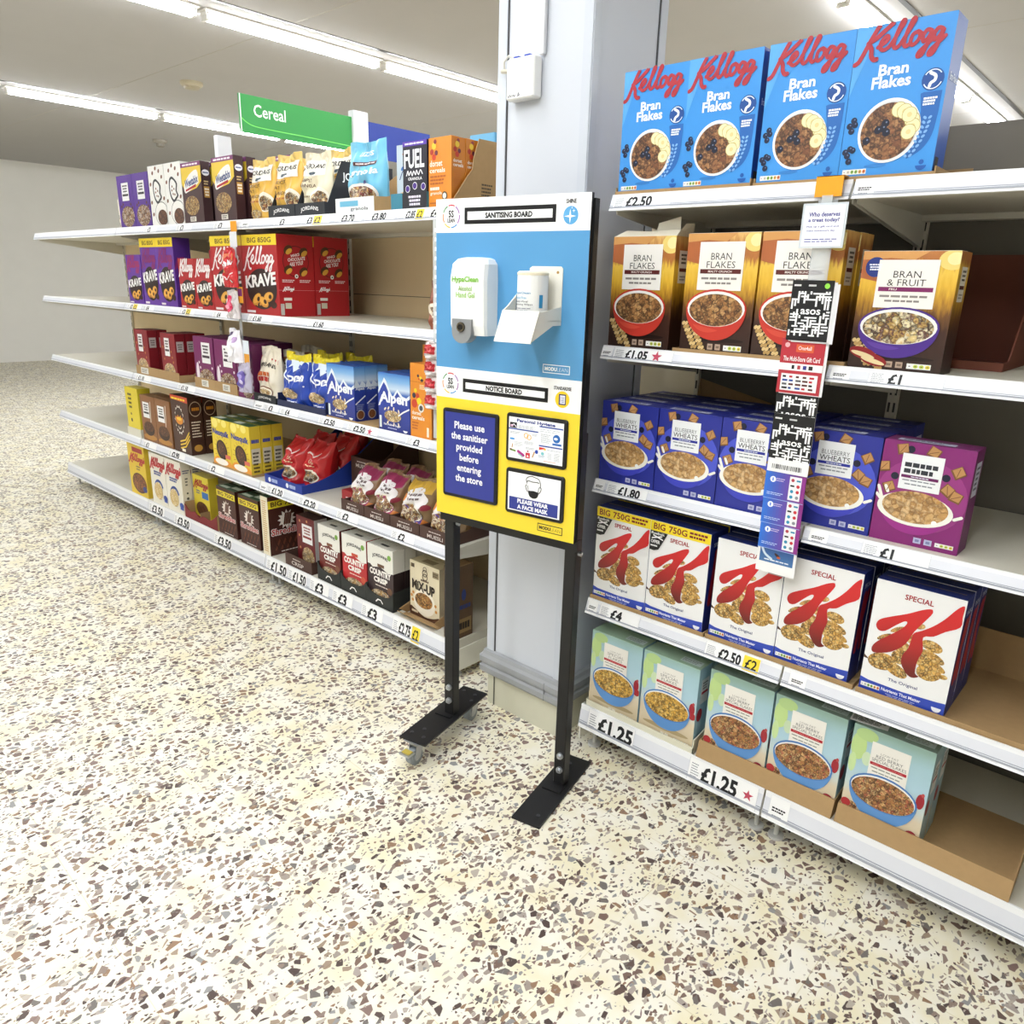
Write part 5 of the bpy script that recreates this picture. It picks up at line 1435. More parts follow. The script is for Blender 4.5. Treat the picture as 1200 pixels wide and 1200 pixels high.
box(TD2, -2.172, 1.905, 2, 'taller orange box standing behind the tall orange muesli box')

# ---- fourth shelf
def s_yel(m, F): bars(m, F, .2, .55, .5, .9, 4, '3a3420', 1, centre=True); circ(m, F, .35, .45, .008, '3a3420', 1, 12); circ(m, F, .35, .32, .012, '3a3420', 1, 12); ell(m, F, .4, .15, .2, .05, '3a3420', 1, 12, PI, 2 * PI)
YB = carton('yellow_puffs', .19, .29, .075, 'dfca36', 'd2c034', 'e2d25a', lambda m, F: s_yel(m, F), s_yel)
put('display_tray', tray(.19, .3, .05, .08, mat('d8d4c4', .6), side='flat'), -4.842, 1.832, ZS[1], 'pale card tray under the yellow box at the left edge', 'card tray')
box(YB.copy() if False else carton('yellow_puffs_b', .18, .29, .075, 'dfca36', 'd2c034', 'e2d25a', s_yel, s_yel), -4.837, 1.838, 1, 'yellow box with black symbols at the left edge, fourth shelf', None, dz=T4)
def a_choc(m, F):
    panel(m, F, .18, .52, .62, .86); stroke(m, F, [(.72, .88), (.66, .45)], .008, 'e4d8c8', 3); ell(m, F, .48, .28, .36, .15, '3a2216', 2); ell(m, F, .48, .33, .33, .11, CHOC, 3); ell(m, F, .5, .1, .45, .06, 'b5803a', 1)
CB = carton('choc_hoops', .193, .270, .055, '8a5c38', '7a5030', '7c5636', a_choc)
G = 'brown chocolate cereal boxes on the fourth shelf'
for i, x in enumerate((-4.622, -4.425)):
    for k in range(2): box(CB, x, 1.836 + .06 * k, 1, ('left' if i == 0 else 'right') + ' brown chocolate box with white panel' + ('' if k == 0 else ', one row back'), G)
def a_moo(m, F):
    poly(m, F, [(0, 1), (0, .93), (1, .90), (1, 1)], 'c8452a', 2); bars(m, F, .08, .925, .9, .965, 1, 'f0d22c', 3, fill=.8)
    pts = []
    for i in range(28):
        r = .062 if i % 2 == 0 else .052
        pts.append((.45 + r * math.cos(PI * i / 14) / F.w * .9, .58 + r * math.sin(PI * i / 14) / F.h * 1.35))
    poly(m, F, pts, 'f0ece4', 2); ell(m, F, .45, .58, .24, .22, '3a2018', 3); poly(m, F, smooth_pts([(.27, .54), (.24, .64), (.33, .62), (.38, .67), (.45, .63), (.55, .67), (.58, .62), (.66, .64), (.64, .54), (.45, .50)], 3, True), 'd98a2c', 4); ell(m, F, .45, .6, .14, .03, 'efc83a', 5, 14)
    ringf(m, F, .45, .47, .012, .017, 'efe6da', 4, 10, PI, 2 * PI)
    for b in (.08, .14, .2): stroke(m, F, [(.4, b), (.7, b + .05), (.95, b + .2)], .008, 'e8c43a', 3)
    rect(m, F, .45, .03, .65, .08, 'efe8da', 3)
def s_moo(m, F): ell(m, F, .5, .8, .42, .13, 'b9a48c', 1); ell(m, F, .5, .8, .38, .115, '3a2018', 2); bars(m, F, .25, .77, .8, .83, 1, 'c8842c', 3, fill=.9); bars(m, F, .15, .3, .85, .6, 6, 'e4d4c0', 1, fill=.4); ell(m, F, .5, .12, .3, .06, 'b98a3a', 1)
MO = carton('choc_moons', .205, .318, .078, '47281e', '3d231b', '3d231b', a_moo, s_moo)
for k in range(2): box(MO, -4.215, 1.838 + .083 * k, 1, 'tall dark brown box with white star burst' + ('' if k == 0 else ' standing one row back'), 'dark brown star burst boxes')
def a_nes(m, F):
    for a, b, ra, rb in ((.2, .9, .16, .3), (.7, .92, .14, .3), (.45, .96, .08, .25)): ell(m, F, a, min(b, .99 - rb * .0), ra, min(rb, .999 - b) if b + rb > 1 else rb, 'f2e27a', 1, 16)
    for i in range(18):
        t = 2 * PI * i / 18; stroke(m, F, [(.5 + .30 * math.cos(t), .34 + .26 * math.sin(t)), (.5 + .42 * math.cos(t), .34 + .36 * math.sin(t) * .9)], .003, 'b5842c', 2, False)
    text(m, F, 'Nesquik', .06, .62, .94, .78, '2c3f9c', 4, bold=.03, tilt=-.02)
    ell(m, F, .5, .36, .30, .2, '3a2218', 3, rot=-.5); ell(m, F, .5, .38, .22, .14, CHOC, 4, rot=-.5)
    poly(m, F, smooth_pts([(0, 0), (0, .12), (.25, .2), (.5, .1), (.8, .16), (1, .1), (1, 0)], 3), 'e79a2c', 3); ell(m, F, .45, .1, .35, .07, 'f6f0e4', 4); rect(m, F, .68, .2, .95, .28, 'd86a5a', 5)
def s_nes(m, F): bars(m, F, .15, .66, .85, .74, 1, '2c3f9c', 2, fill=.9); rect(m, F, .1, .25, .9, .55, 'cfcab8', 1); bars(m, F, .2, .05, .8, .5, 6, '3a3428', 2, fill=.5)
NQ = carton('cocoa_yellow', .188, .248, .058, 'e3c838', 'd6bc3a', '2f5a3a', a_nes, s_nes, lambda m, F: (rect(m, F, .1, .2, .45, .8, 'dfe4dc', 1), rect(m, F, .6, .3, .95, .6, '1f4a2c', 1)))
put('display_tray', tray(.40, .40, .012, .10, KRAFT, side='curve'), -3.758, 1.828, ZS[1], 'brown card tray with curved sides under the yellow cocoa boxes', 'card tray')
G = 'yellow cocoa cereal boxes with green tops'
for i, x in enumerate((-3.75, -3.558)):
    for k in range(3): box(NQ, x, 1.834 + .062 * k, 1, ('left' if i == 0 else 'right') + ' yellow cocoa cereal box with green top' + ['', ', second in its row', ', third in its row'][k], G, dz=T4)
def a_red(m, F):
    stroke(m, F, smooth_pts([(.25, .74), (.4, .80), (.6, .72), (.75, .78)], 4), .006, 'e8d4d4', 2); text(m, F, 'MUESLI', .32, .56, .68, .61, 'e8c8a8', 2, bold=.02); bars(m, F, .3, .48, .7, .52, 1, 'e8d4a8', 2)
    ell(m, F, .5, .25, .36, .16, 'efe6d4', 2); ell(m, F, .5, .25, .31, .13, cereal(['8a6a48', 'c79a52', '4a2c1c', 'efe2c0'], 75), 3)
RB = pouch('muesli_red', .160, .205, .125, mat('bb1e22', .22, spec=.7), a_red, seed=15, crinkle=.006, bottom=1.0, seal=.03, taper=-.02, lean=.05, full=.7)
BLU = mat('1f3a94', .5)
put('display_tray', tray(.32, .46, .042, .225, BLU, KRAFT, side='curve', art=lambda m, F, S: [(circ(m, F, a, .5, .012, 'e8ecf6', 2, 14), bars(m, F, a + .06, .25, a + .22, .75, 1, 'a8b8e0', 2, fill=.8)) for a in (.14, .62)]), -3.253, 1.836, ZS[1], 'blue card tray with curved side holding red muesli bags', 'card tray')
G = 'red muesli bags in the blue tray'
bag(RB, -3.248, 1.905, 1, 'left front red muesli bag, upright in the blue tray', G, dz=T4)
bag(RB, -3.103, 1.93, 1, 'right front red muesli bag, slumped in the blue tray', G, dz=T4 - .0)
bag(RB, -3.246, 2.03, 1, 'red muesli bag behind the left front one', G, dz=T4 + .01)
bag(RB, -3.10, 2.06, 1, 'red muesli bag behind the right front one', G, dz=T4 + .01)
bag(RB, -3.17, 2.16, 1, 'red muesli bag at the back of the blue tray', G, dz=T4 + .02)
def a_fr(c, c2):
    def f(m, F):
        rect(m, F, .06, .76, .94, .95, c, 1)
        ell(m, F, .5, .62, .40, .22, 'e9e5e6', 2); bars(m, F, .25, .60, .75, .76, 2, '6a5a5c', 3, fill=.5, centre=True)
        ell(m, F, .45, .27, .42, .25, c2, 3); ell(m, F, .45, .34, .41, .22, 'efe8dc', 4); ell(m, F, .45, .34, .36, .19, cereal(['8a5a3a', 'd9b26a', 'efe2c0', '6a2a2c', 'b5824a'], 75), 5)
        ell(m, F, .86, .16, .12, .1, 'c8742c', 3, 14); ell(m, F, .1, .6, .09, .07, 'd98a3a', 3, 12); ell(m, F, .9, .5, .08, .06, '8a2a3a', 3, 12)
    return f
DBR = mat('4c342c', .6)
FB1 = pouch('fruit_pink', .152, .185, .115, mat('8a6a4c', .25, spec=.6), a_fr('8e2a52', '9a2a5e'), seed=20, crinkle=.006, seal=.03, taper=0, lean=.05, bottom=1.0, full=.65)
FB2 = pouch('fruit_purple', .165, .19, .115, mat('8f7452', .25, spec=.6), a_fr('c9a03a', '4a2f86'), seed=21, crinkle=.006, seal=.03, taper=0, lean=.05, bottom=1.0, full=.65)
tray_m = lambda w: tray(w, .40, .05, .10, DBR, KRAFT_D, hs=.045, art=lambda m, F, S: (bars(m, F, .3, .62, .7, .78, 1, 'cfc4bc', 2), text(m, F, 'MUESLI', .25, .2, .75, .5, 'd9cfc8', 2)))
G = 'fruit muesli bags in brown trays'
nm = ['leftmost', 'second', 'third', 'rightmost']
for i, (x, w_, me) in enumerate(((-2.63, .158, FB1), (-2.468, .166, FB1), (-2.298, .176, FB2), (-2.118, .176, FB2))):
    put('display_tray', tray_m(w_), x, 1.836, ZS[1], 'dark brown card tray, %s of four holding fruit muesli bags' % nm[i], 'card tray', 'dark brown muesli trays')
    q = ['the leftmost dark brown tray', 'the second dark brown tray', 'the third dark brown tray', 'the dark brown tray beside the board'][i]
    bag(me, x + .004, 1.860, 1, 'fruit muesli bag with printed bowl in ' + q, G, dz=T4)
    bag(me, x + .004, 1.985, 1, 'second fruit muesli bag back in ' + q, G, dz=T4)
put('display_tray', tray(.19, .26, .15, .25, DBR, KRAFT_D, hs=.15, art=lambda m, F, S: (bars(m, F, .25, .84, .6, .9, 1, 'cfc4bc', 2), text(m, F, 'MUESLI', .2, .68, .7, .8, 'd9cfc8', 2))), -2.915, 2.10, ZS[1], 'tall dark brown card tray at the back beside the red bags', 'card tray')
m = MB(); m.box(0, .075, 0, .10, 0, .06, '9a2226'); F = Face((0, 0, 0), (1, 0, 0), (0, 0, 1), .075, .06); bars(m, F, .4, .4, .95, .6, 1, 'f0e4e4', 1)
put('card_box', m.mesh('card_box'), -2.715, 1.90, ZS[1], 'small red card box left of the fruit muesli trays', 'box')

# ---- bottom shelf
def a_y0(m, F):
    script_logo(m, F, .04, .62, 1.0, .82, 'b52f2c', 3, .012, True); rect(m, F, .3, .86, .9, .95, 'a3282c', 2); bars(m, F, .45, .5, .7, .6, 2, '6a5a4a', 2)
    ell(m, F, .55, .25, .42, .2, '5a3420', 2); ell(m, F, .55, .26, .38, .17, cereal(['8a4a2c', 'b5703c', '5c3018'], 60), 3); ell(m, F, .85, .16, .12, .06, '2a3f8c', 4)
Y0 = carton('nut_yellow', .245, .322, .08, 'e2c23a', 'd6b636', 'e8d478', a_y0)
box(Y0, -4.902, 1.836, 0, 'yellow cereal box with red script at the left edge, bottom shelf')
def a_wk(m, F):
    script_logo(m, F, .02, .68, 1.0, .92, 'b0282e', 3, .013, True)
    bars(m, F, .25, .58, .75, .67, 2, '3a4a8c', 2, fill=.7)
    ringf(m, F, .5, .31, .046, .062, '34509c', 3, 26, PI * .1, PI * 1.6); ell(m, F, .45, .28, .27, .17, cereal(['e0c88a', 'efe0b4', 'cfae62', 'f4e8c8'], 80, dark='b5904a'), 4); ell(m, F, .88, .18, .12, .06, '2f4a9c', 5, 16); rect(m, F, .78, .1, .98, .14, '2f4a9c', 5)
def s_wk(m, F): bars(m, F, .15, .78, .85, .86, 2, '2f3a6c', 1); bars(m, F, .35, .55, .65, .72, 3, '4a4a44', 1); circ(m, F, .5, .42, .006, '4a4a44', 1, 10); circ(m, F, .5, .32, .008, '4a4a44', 1, 10)
WK = carton('frost_white', .205, .315, .056, 'e9e4d6', 'dcd6c6', 'd9d2c0', a_wk, s_wk)
G = 'white cereal boxes with red script on the bottom shelf'
for i, x in enumerate((-4.582, -4.374)):
    for k in range(2): box(WK, x, 1.834 + .06 * k, 0, ('left' if i == 0 else 'right') + ' white cereal box with red script and blue spoon ring' + ('' if k == 0 else ', one row back'), G)
def a_y2(m, F):
    script_logo(m, F, .04, .68, 1.0, .9, 'a82a2c', 3, .009, True); bars(m, F, .2, .55, .45, .66, 2, '2a5a9c', 2); rect(m, F, .55, .48, .95, .64, '2a6ab0', 2); ell(m, F, .5, .2, .38, .18, '4a2a1a', 2); ell(m, F, .5, .22, .33, .15, CHOC, 3)
Y2 = carton('small_yellow', .185, .245, .06, 'e0cc3c', 'd2be38', 'e6d67a', a_y2)
def wavy():
    m = MB(); c = mat('7c2a2c', .7); w, d = .375, .36
    m.box(0, w, 0, d, 0, .003, c)
    P = smooth_pts([(0, .08), (.06, .045), (.12, .055), (.17, .03), (.22, .05), (.3, .045), (.375, .085)], 4)
    m.prism([(0, 0)] + [(0, 0.08)] + P[1:] + [(w, 0)], 1, 0, .003, c)
    m.box(0, .003, .003, d, .003, .09, KRAFT); m.box(w - .003, w, .003, d, .003, .09, KRAFT); m.box(.18, .183, .003, d, .003, .06, KRAFT)
    return m.mesh('display_tray')
put('display_tray', wavy(), -4.162, 1.834, ZS[0], 'dark red card tray with a wavy front edge', 'card tray')
box(Y2, -4.156, 1.892, 0, 'small yellow cereal box in the wavy dark red tray', None, dz=T4)
def a_shr(m, F, k0=0.0):
    rect(m, F, 0, .80, 1, .93, 'e2cf2e', 2); text(m, F, 'BIG 750G', .08, .825, .92, .91, '4a2a1c', 3, bold=.025)
    pts = []
    for i in range(24):
        r = 1.0 if i % 2 == 0 else .65
        pts.append((.5 + .26 * r * math.cos(PI * i / 12), .58 + .17 * r * math.sin(PI * i / 12)))
    poly(m, F, pts, 'e8e0d8', 2); 
    for i in range(4): poly(m, F, [(.40 + .05 * i, .50), (.44 + .05 * i, .48), (.58 + .05 * i - .08, .68), (.54 + .05 * i - .08, .70)], '5a2e20', 3)
    text(m, F, 'Shreddies', .04, .33, .96, .46, 'f4f0ee', 5, bold=.07); text(m, F, 'Shreddies', .06, .34, .94, .45, 'b02a2c', 6, bold=.02)
    for i in range(5): stroke(m, F, [(.15 + .16 * i, .08), (.3 + .16 * i, .28)], .010, '6a3a28', 2, False)
    for i in range(5): stroke(m, F, [(.25 + .16 * i, .08), (.12 + .16 * i, .28)], .006, '3a1c12', 3, False)
    bars(m, F, .3, .03, .8, .06, 1, 'e8e0d8', 3)
def t_shr(m, F): rect(m, F, .08, .15, .5, .5, 'cfd8c8', 1); rect(m, F, .55, .4, .95, .8, 'cfd8c8', 1)
SH = carton('malted_brown', .195, .262, .07, '45211a', '3b1c17', '2f4f34', a_shr, None, t_shr)
G = 'dark brown malted wheat boxes with yellow band'
for i, x in enumerate((-3.776, -3.545)):
    for k in range(2): box(SH, x, 1.842 + .075 * k, 0, ('left' if i == 0 else 'right') + ' dark brown box with yellow band and green top' + ('' if k == 0 else ', one row back'), G)
def s_cream(m, F): bars(m, F, .2, .06, .8, .94, 24, 'c8a05a', 1, fill=.5)
SH3 = carton('malted_turned', .066, .305, .20, 'ebe2c8', '45211a', '2f4f34', s_cream, a_shr, t_shr)
box(SH3, -3.31, 1.834, 0, 'dark brown box turned sideways, showing its cream narrow side', G)
def a_cr(m, F):
    panel(m, F, .32, .48, .88, .86, '8c2a2c', bar=True); ell(m, F, .6, .2, .34, .2, MUES, 2)
    for a, b in ((.2, .9), (.6, .93), (.15, .6), (.18, .35)): circ(m, F, a, b, .007, 'c98a5a', 3, 8)
CR = carton('crisp_darkred', .150, .245, .07, '65161c', 'cfccc6', '3a1c1c', a_cr)
put('display_tray', tray(.225, .36, .06, .25, DBR, KRAFT, side='slope', hs=.06, art=lambda m, F, S: (bars(m, F, .3, .62, .6, .78, 1, 'cfc4bc', 2), text(m, F, 'CRISP', .25, .2, .7, .52, 'd9cfc8', 2))), -3.112, 1.836, ZS[0], 'dark brown card tray holding the dark red crisp box', 'card tray')
box(CR, -3.075, 1.885, 0, 'dark red crisp cereal box with white side in the brown tray', None, dz=T4)
def a_cc(c, c2):
    def f(m, F):
        rect(m, F, 0, .66, 1, 1, 'eae8e0', 1); poly(m, F, [(0, .7), (.2, .62), (.5, .665), (.8, .60), (1, .62), (1, .72), (0, .74)], 'eae8e0', 1)
        text(m, F, 'JORDANS', .2, .78, .8, .85, '2a2a28', 3, bold=.02, arc=.03); circ(m, F, .86, .87, .012, '7fae4a', 3, 16); rect(m, F, .4, .66, .66, .71, c2, 3)
        text(m, F, 'COUNTRY', .08, .50, .92, .61, 'f4f0ea', 3, bold=.05); text(m, F, 'CRISP', .24, .385, .78, .48, 'f4f0ea', 3, bold=.05); bars(m, F, .3, .32, .8, .35, 1, 'e8dcd0', 3)
        ell(m, F, .5, .14, .4, .13, cereal(['d9b26a', 'b5824a', 'efe2c0', '7a4a2c'], 80), 3); ell(m, F, .85, .3, .1, .06, c2, 2, 12)
    return f
CT = lambda m, F: (rect(m, F, .35, .35, .65, .6, '4a4a46', 1),)
CCS = [carton('cluster_brown', .165, .264, .06, '6a2420', '5c201c', 'e2e0d8', a_cc('6a2420', '7a4a34'), None, CT), carton('cluster_red', .175, .264, .06, 'b8262c', 'a01f26', 'e2e0d8', a_cc('b8262c', 'c8523a'), None, CT), carton('cluster_dark', .170, .264, .06, '37262a', '2c2022', 'e2e0d8', a_cc('37262a', '6a4a34'), lambda m, F: rect(m, F, 0, .62, 1, 1, 'dad8d0', 1), CT)]
DK = mat('2b2e2c', .6)
def dk_tray(w):
    m = MB(); d = .36; m.box(0, w, 0, d, 0, .003, DK)
    P = [(0, 0), (0, .085), (.012, .07)] + [(.012 + (w - .024) * i / 8, .05 + .02 * (abs(i - 4) / 4) ** 3) for i in range(9)] + [(w - .012, .07), (w, .085), (w, 0)]
    m.prism(P, 1, 0, .003, DK); m.prism([(.003, 0), (d, 0), (d, .11), (.003, .085)], 0, 0, .003, DK); m.prism([(.003, 0), (d, 0), (d, .11), (.003, .085)], 0, w - .003, w, DK)
    F = Face((0, 0, 0), (1, 0, 0), (0, 0, 1), w, .06); stroke(m, F, [(.38, .35), (.45, .55), (.55, .55), (.62, .35)], .006, 'efeeea', 1)
    return m.mesh('display_tray')
G = 'country granola boxes on the bottom shelf'
for i, x in enumerate((-2.842, -2.660, -2.476)):
    w_ = [.178, .182, .182][i]
    put('display_tray', dk_tray(w_), x, 1.838, ZS[0], 'black card tray under the %s granola box' % ['brown', 'red', 'darkest'][i], 'card tray', 'black granola trays')
    for k in range(3): box(CCS[i], x + .005, 1.848 + .063 * k, 0, ['brown', 'bright red', 'nearly black'][i] + ' country granola box with white top' + ['', ', second in its row', ', third in its row'][k], G, dz=T4)
def a_mix(m, F):
    for b, r in ((.93, .014), (.86, .02), (.79, .02)): ringf(m, F, .52, b - .02, r * .6, r * .8, '4a3a2c', 2, 14)
    rect(m, F, .04, .88, .16, .95, '5a4a34', 2); rect(m, F, .78, .82, .98, .93, '8a7a5c', 2); bars(m, F, .8, .84, .96, .91, 2, '3a2f20', 3)
    text(m, F, 'MiX-UP', .08, .48, .86, .66, '2a1e16', 4, bold=.04, tilt=-.03); bars(m, F, .38, .68, .66, .72, 1, '5a4030', 3, fill=.8)
    ell(m, F, .5, .30, .37, .24, 'f2ead8', 3); ell(m, F, .48, .33, .30, .14, cereal(['c98a3c', '8a5228', 'e2b062', '5c3418'], 85), 4)
    for a, b in ((.12, .42), (.06, .36), (.88, .32), (.9, .22), (.1, .28)): circ(m, F, a, b, .007, 'c98a3c', 4, 10)
    poly(m, F, smooth_pts([(0, 0), (0, .16), (.25, .1), (.5, .04), (.8, .07), (1, .12), (1, 0)], 3), '4a2c1e', 3); rect(m, F, .06, .06, .28, .1, 'd9c8a8', 4)
MX = carton('mix_cream', .178, .240, .07, 'e2d6b8', 'cfc2a2', 'c9bc98', a_mix, None, lambda m, F: rect(m, F, .3, .2, .7, .7, '8a7a5c', 1))
def k_tray():
    m = MB(); w, d = .215, .19
    m.box(.012, w - .012, 0.02, d, 0, .003, KRAFT)
    m.prism([(.02, 0), (.0, .0), (-.03, .022), (-.03, .026), (.0, .0035), (.02, .0035)], 0, .0, w, KRAFT)
    m.prism([(.02, .003), (d, .003), (d, .11), (.12, .10), (.05, .05), (-.02, .03)], 0, .0, .003, KRAFT); m.prism([(.02, .003), (d, .003), (d, .12), (.12, .10), (.05, .05), (-.02, .03)], 0, w - .003, w, KRAFT)
    return m.mesh('display_tray')
put('display_tray', k_tray(), -2.262, 1.864, ZS[0] , 'brown card tray with a splayed front under the cream mix box', 'card tray')
box(MX, -2.242, 1.889, 0, 'cream mix cereal box beside the black board leg', None, dz=T4)
box(MX, -2.242, 1.965, 0, 'cream mix cereal box one row behind the front one', None, dz=T4)
m = MB(); CBN = mat('5c4631', .75, noise=.08, scale=40); m.box(0, .057, 0, .10, 0, .30, CBN); S = Face((.057, 0, 0), (0, 1, 0), (0, 0, 1), .10, .30)
rect(m, S, .05, .07, .92, .27, '8a7048', 1); bars(m, S, .1, .09, .85, .25, 1, '2e2318', 2, fill=.6); bars(m, S, .1, .40, .9, .47, 1, '2f3f7a', 1, fill=.8); ell(m, S, .5, .6, .12, .08, '2f3f7a', 1, 14)
m.box(0.001, .056, .002, .098, .30, .302, KRAFT_D)
put('shipping_carton', m.mesh('shipping_carton'), -1.985, 1.842, ZS[0], 'brown shipping carton at the end of the bottom shelf behind the board leg', 'carton')

# ------------------------------------------------------------------ hanging sweets
t = thing('hanging_strip', 'clear plastic strip with orange clip hanging in front of the large red boxes', 'display strip', (-3.325, 1.803, 0))
m = MB(); m.box(-.012, .012, .0062, .007, 1.12, 1.69, mat('e9eef0', .15, alpha=.35)); obj('plastic_strip', m, t)
m = MB(); m.box(-.026, .026, .0058, .0072, 1.69, 1.735, 'f0a21c'); obj('clip', m, t, label='orange clip')
m = MB(); m.box(-.03, .03, 0, .002, 1.625, 1.69, 'e6e8ee'); m.box(-.008, .02, -.001, 0, 1.58, 1.625, mat('dfe4e8', .2)); obj('header_card', m, t)
def a_sw(m, F):
    poly(m, F, [(.1, .72), (.5, .8), (.9, .7), (.9, .9), (.1, .9)], 'd8642c', 2); stroke(m, F, smooth_pts([(.08, .66), (.12, .5), (.2, .6), (.3, .52), (.36, .66), (.46, .54), (.55, .68), (.62, .57), (.72, .70), (.8, .6), (.9, .68)], 3), .007, 'f6f0f0', 3); stroke(m, F, smooth_pts([(.2, .3), (.5, .2), (.85, .38)], 4), .006, 'f0d4d4', 3); circ(m, F, .75, .16, .007, 'f2f2f4', 3, 12); circ(m, F, .3, .42, .007, 'e8c43a', 3, 10)
SW = pouch('sweets_red', .115, .165, .035, mat('c01f26', .2, spec=.7), a_sw, seed=30, taper=.15)
put('sweet_packet', SW, -3.395, 1.768, 1.452, 'red sweet packet on the hanging strip before the large red boxes', 'sweet packet', 'sweet packets on the left strip')
def a_lol(m, F): ell(m, F, .45, .5, .3, .3, 'd8305c', 2, 20); ell(m, F, .5, .55, .16, .14, 'f07a9a', 3, 14); ell(m, F, .38, .4, .1, .08, 'f2a4b8', 3, 10)
put('sweet_packet', pouch('sweets_pink', .10, .125, .035, mat('e4dede', .15, alpha=.75), a_lol, seed=31), -3.385, 1.768, 1.315, 'clear packet of pink sweets under the red sweet packet', 'sweet packet', 'sweet packets on the left strip')
def a_tag(m, F): rect(m, F, .1, .5, .9, .95, 'e8a02c', 1); rect(m, F, .1, .05, .9, .4, 'd8dee4', 1)
m = MB(); m.box(0, .045, 0, .0015, 0, .07, 'e8a02c'); m.box(.004, .041, -.0006, 0, .03, .062, '7a2a6c'); put('hang_tag', m.mesh('hang_tag'), -3.307, 1.795, 1.385, 'orange hanging tag beside the red sweet packet', 'tag')
def a_uni(m, F): ell(m, F, .35, .82, .16, .07, '4a3a5c', 2, 12); ell(m, F, .72, .7, .16, .09, 'b89ac4', 2, 12); ell(m, F, .45, .35, .3, .2, 'f8f8f8', 2, 18)
put('sweet_packet', pouch('sweets_white', .115, .15, .06, mat('efedf2', .35), a_uni, seed=32, taper=.3), -3.40, 1.755, 1.118, 'white plush-like packet hanging below the second shelf rail', 'sweet packet', 'sweet packets on the left strip')
m = MB(); m.box(0, .05, 0, .0015, 0, .12, 'dfe6ee'); m.box(.006, .05, -.0006, 0, .0, .06, 'e8a02c'); put('hang_tag', m.mesh('hang_tag'), -3.29, 1.793, 1.10, 'white and orange card tag beside the white packet', 'tag')
put('sweet_packet', pouch('sweets_violet', .105, .135, .045, mat('c9c4da', .15, alpha=.8), lambda m, F: (ell(m, F, .5, .45, .34, .3, '6a5aa8', 2, 20), ell(m, F, .42, .5, .14, .14, 'a89ad4', 3, 12), ell(m, F, .6, .36, .12, .1, 'd4ccec', 3, 12)), seed=33), -3.335, 1.766, .985, 'lowest clear packet with violet sweets, before the maroon boxes', 'sweet packet', 'sweet packets on the left strip')
t = thing('hanging_strip', 'clear perforated strip hanging at the left edge of the board', 'display strip', (-1.99, 1.803, 0))
m = MB(); c = mat('e9eef0', .15, alpha=.5); m.box(-.016, .016, .0055, .0065, .96, 1.70, c)
for k in range(13): m.box(-.006, .006, .0048, .0055, 1.30 + .03 * k, 1.312 + .03 * k, 'f0f0ee')
obj('plastic_strip', m, t)
def a_rw(m, F): rect(m, F, .1, .3, .9, .8, 'b5262e', 2); rect(m, F, .3, .45, .7, .65, 'd86a6a', 3); rect(m, F, .1, .05, .9, .2, 'e9e6e4', 2)
RW = pouch('sweets_redwhite', .066, .056, .03, mat('e2d8d6', .25), a_rw, seed=34, crinkle=.003)
for k in range(4): put('sweet_packet', RW, -2.022, 1.771, 1.245 - .058 * k, ['top', 'second', 'third', 'lowest'][k] + ' red and white sweet packet at the left edge of the board', 'sweet packet', 'red and white sweet packets')

# ================================================================== sanitising board on its stand
BA = math.radians(7.3)
BX, BY, BZ = -1.666, 1.515, .820
BW, BH = .491, .898
s_ = BW / .47
t = thing('sanitising_board', 'free-standing sanitising and notice board on black legs before the column', 'notice board', (BX, BY, 0), BA)
BLK = mat('131315', .45, spec=.4)
BLACK = mat('0c0c0e', .4)
m = MB()
m.box(0, BW, 0, .012, BZ, BZ + BH, {'all': C('dfe8ee'), 'right': mat('1a1a1c', .4), 'back': mat('1a1a1c', .5), 'bottom': mat('1a1a1c', .4)})
F = Face((0, 0, BZ), (1, 0, 0), (0, 0, 1), BW, BH)
A = lambda x: x / .47
B_ = lambda z: z / .859
rect(m, F, 0, 0, 1, B_(.342), mat('f0d437', .35), 1); rect(m, F, 0, B_(.342), 1, B_(.425), mat('fafafa', .35), 1); rect(m, F, 0, B_(.425), 1, B_(.776), mat('5697c8', .35), 1); rect(m, F, 0, B_(.776), 1, 1, mat('fafafa', .35), 1)
def five_s(ca, cb):
    cs = ['c8283a', '3a8a3c', 'e8882c', 'efc62c', '3a8fd0', '8a3a9c', '8a3a9c']
    for i, c in enumerate(cs):
        a0 = PI * .36 + i * 2 * PI / 7; ringf(m, F, ca, cb, .026 * s_, .029 * s_, c, 2, 6, a0, a0 + 2 * PI / 7 * .86)
    ctext(m, F, '5S', ca, cb - .002 / .859, .017, '1a1a1c', 2, .03, 0, .8); ctext(m, F, 'LEAN', ca, cb - .0145 / .859, .010, '1a1a1c', 2, .03, 0, .8)
five_s(A(.0515), B_(.816)); five_s(A(.051), B_(.382))
def frame_print(a0, b0, a1, b1, i, txt):
    P = lambda x0, z0, x1, z1, c, k: rect(m, F, A(x0), B_(z0), A(x1), B_(z1), c, k)
    P(a0, b0, a1, b1, BLACK, 2); P(a0 + i, b0 + i, a1 - i, b1 - i, 'fcfcfc', 3)
    ctext(m, F, txt, A((a0 + a1) / 2), B_((b0 + b1) / 2 - .0062), .0128, '0c0c0e', 4, .045, 0, .92)
frame_print(.096, .796, .375, .836, .010, 'SANITISING BOARD'); frame_print(.095, .362, .373, .399, .010, 'NOTICE BOARD')
ctext(m, F, 'SHINE', A(.416), B_(.837), .0095, '1a1a1c', 2, .03, 0, .8); ctext(m, F, 'STANDARDISE', A(.4155), B_(.3985), .0085, '1a1a1c', 2, .03, 0, .68)
circ(m, F, A(.416), B_(.810), .0215, '5aa3d6', 2, 30)
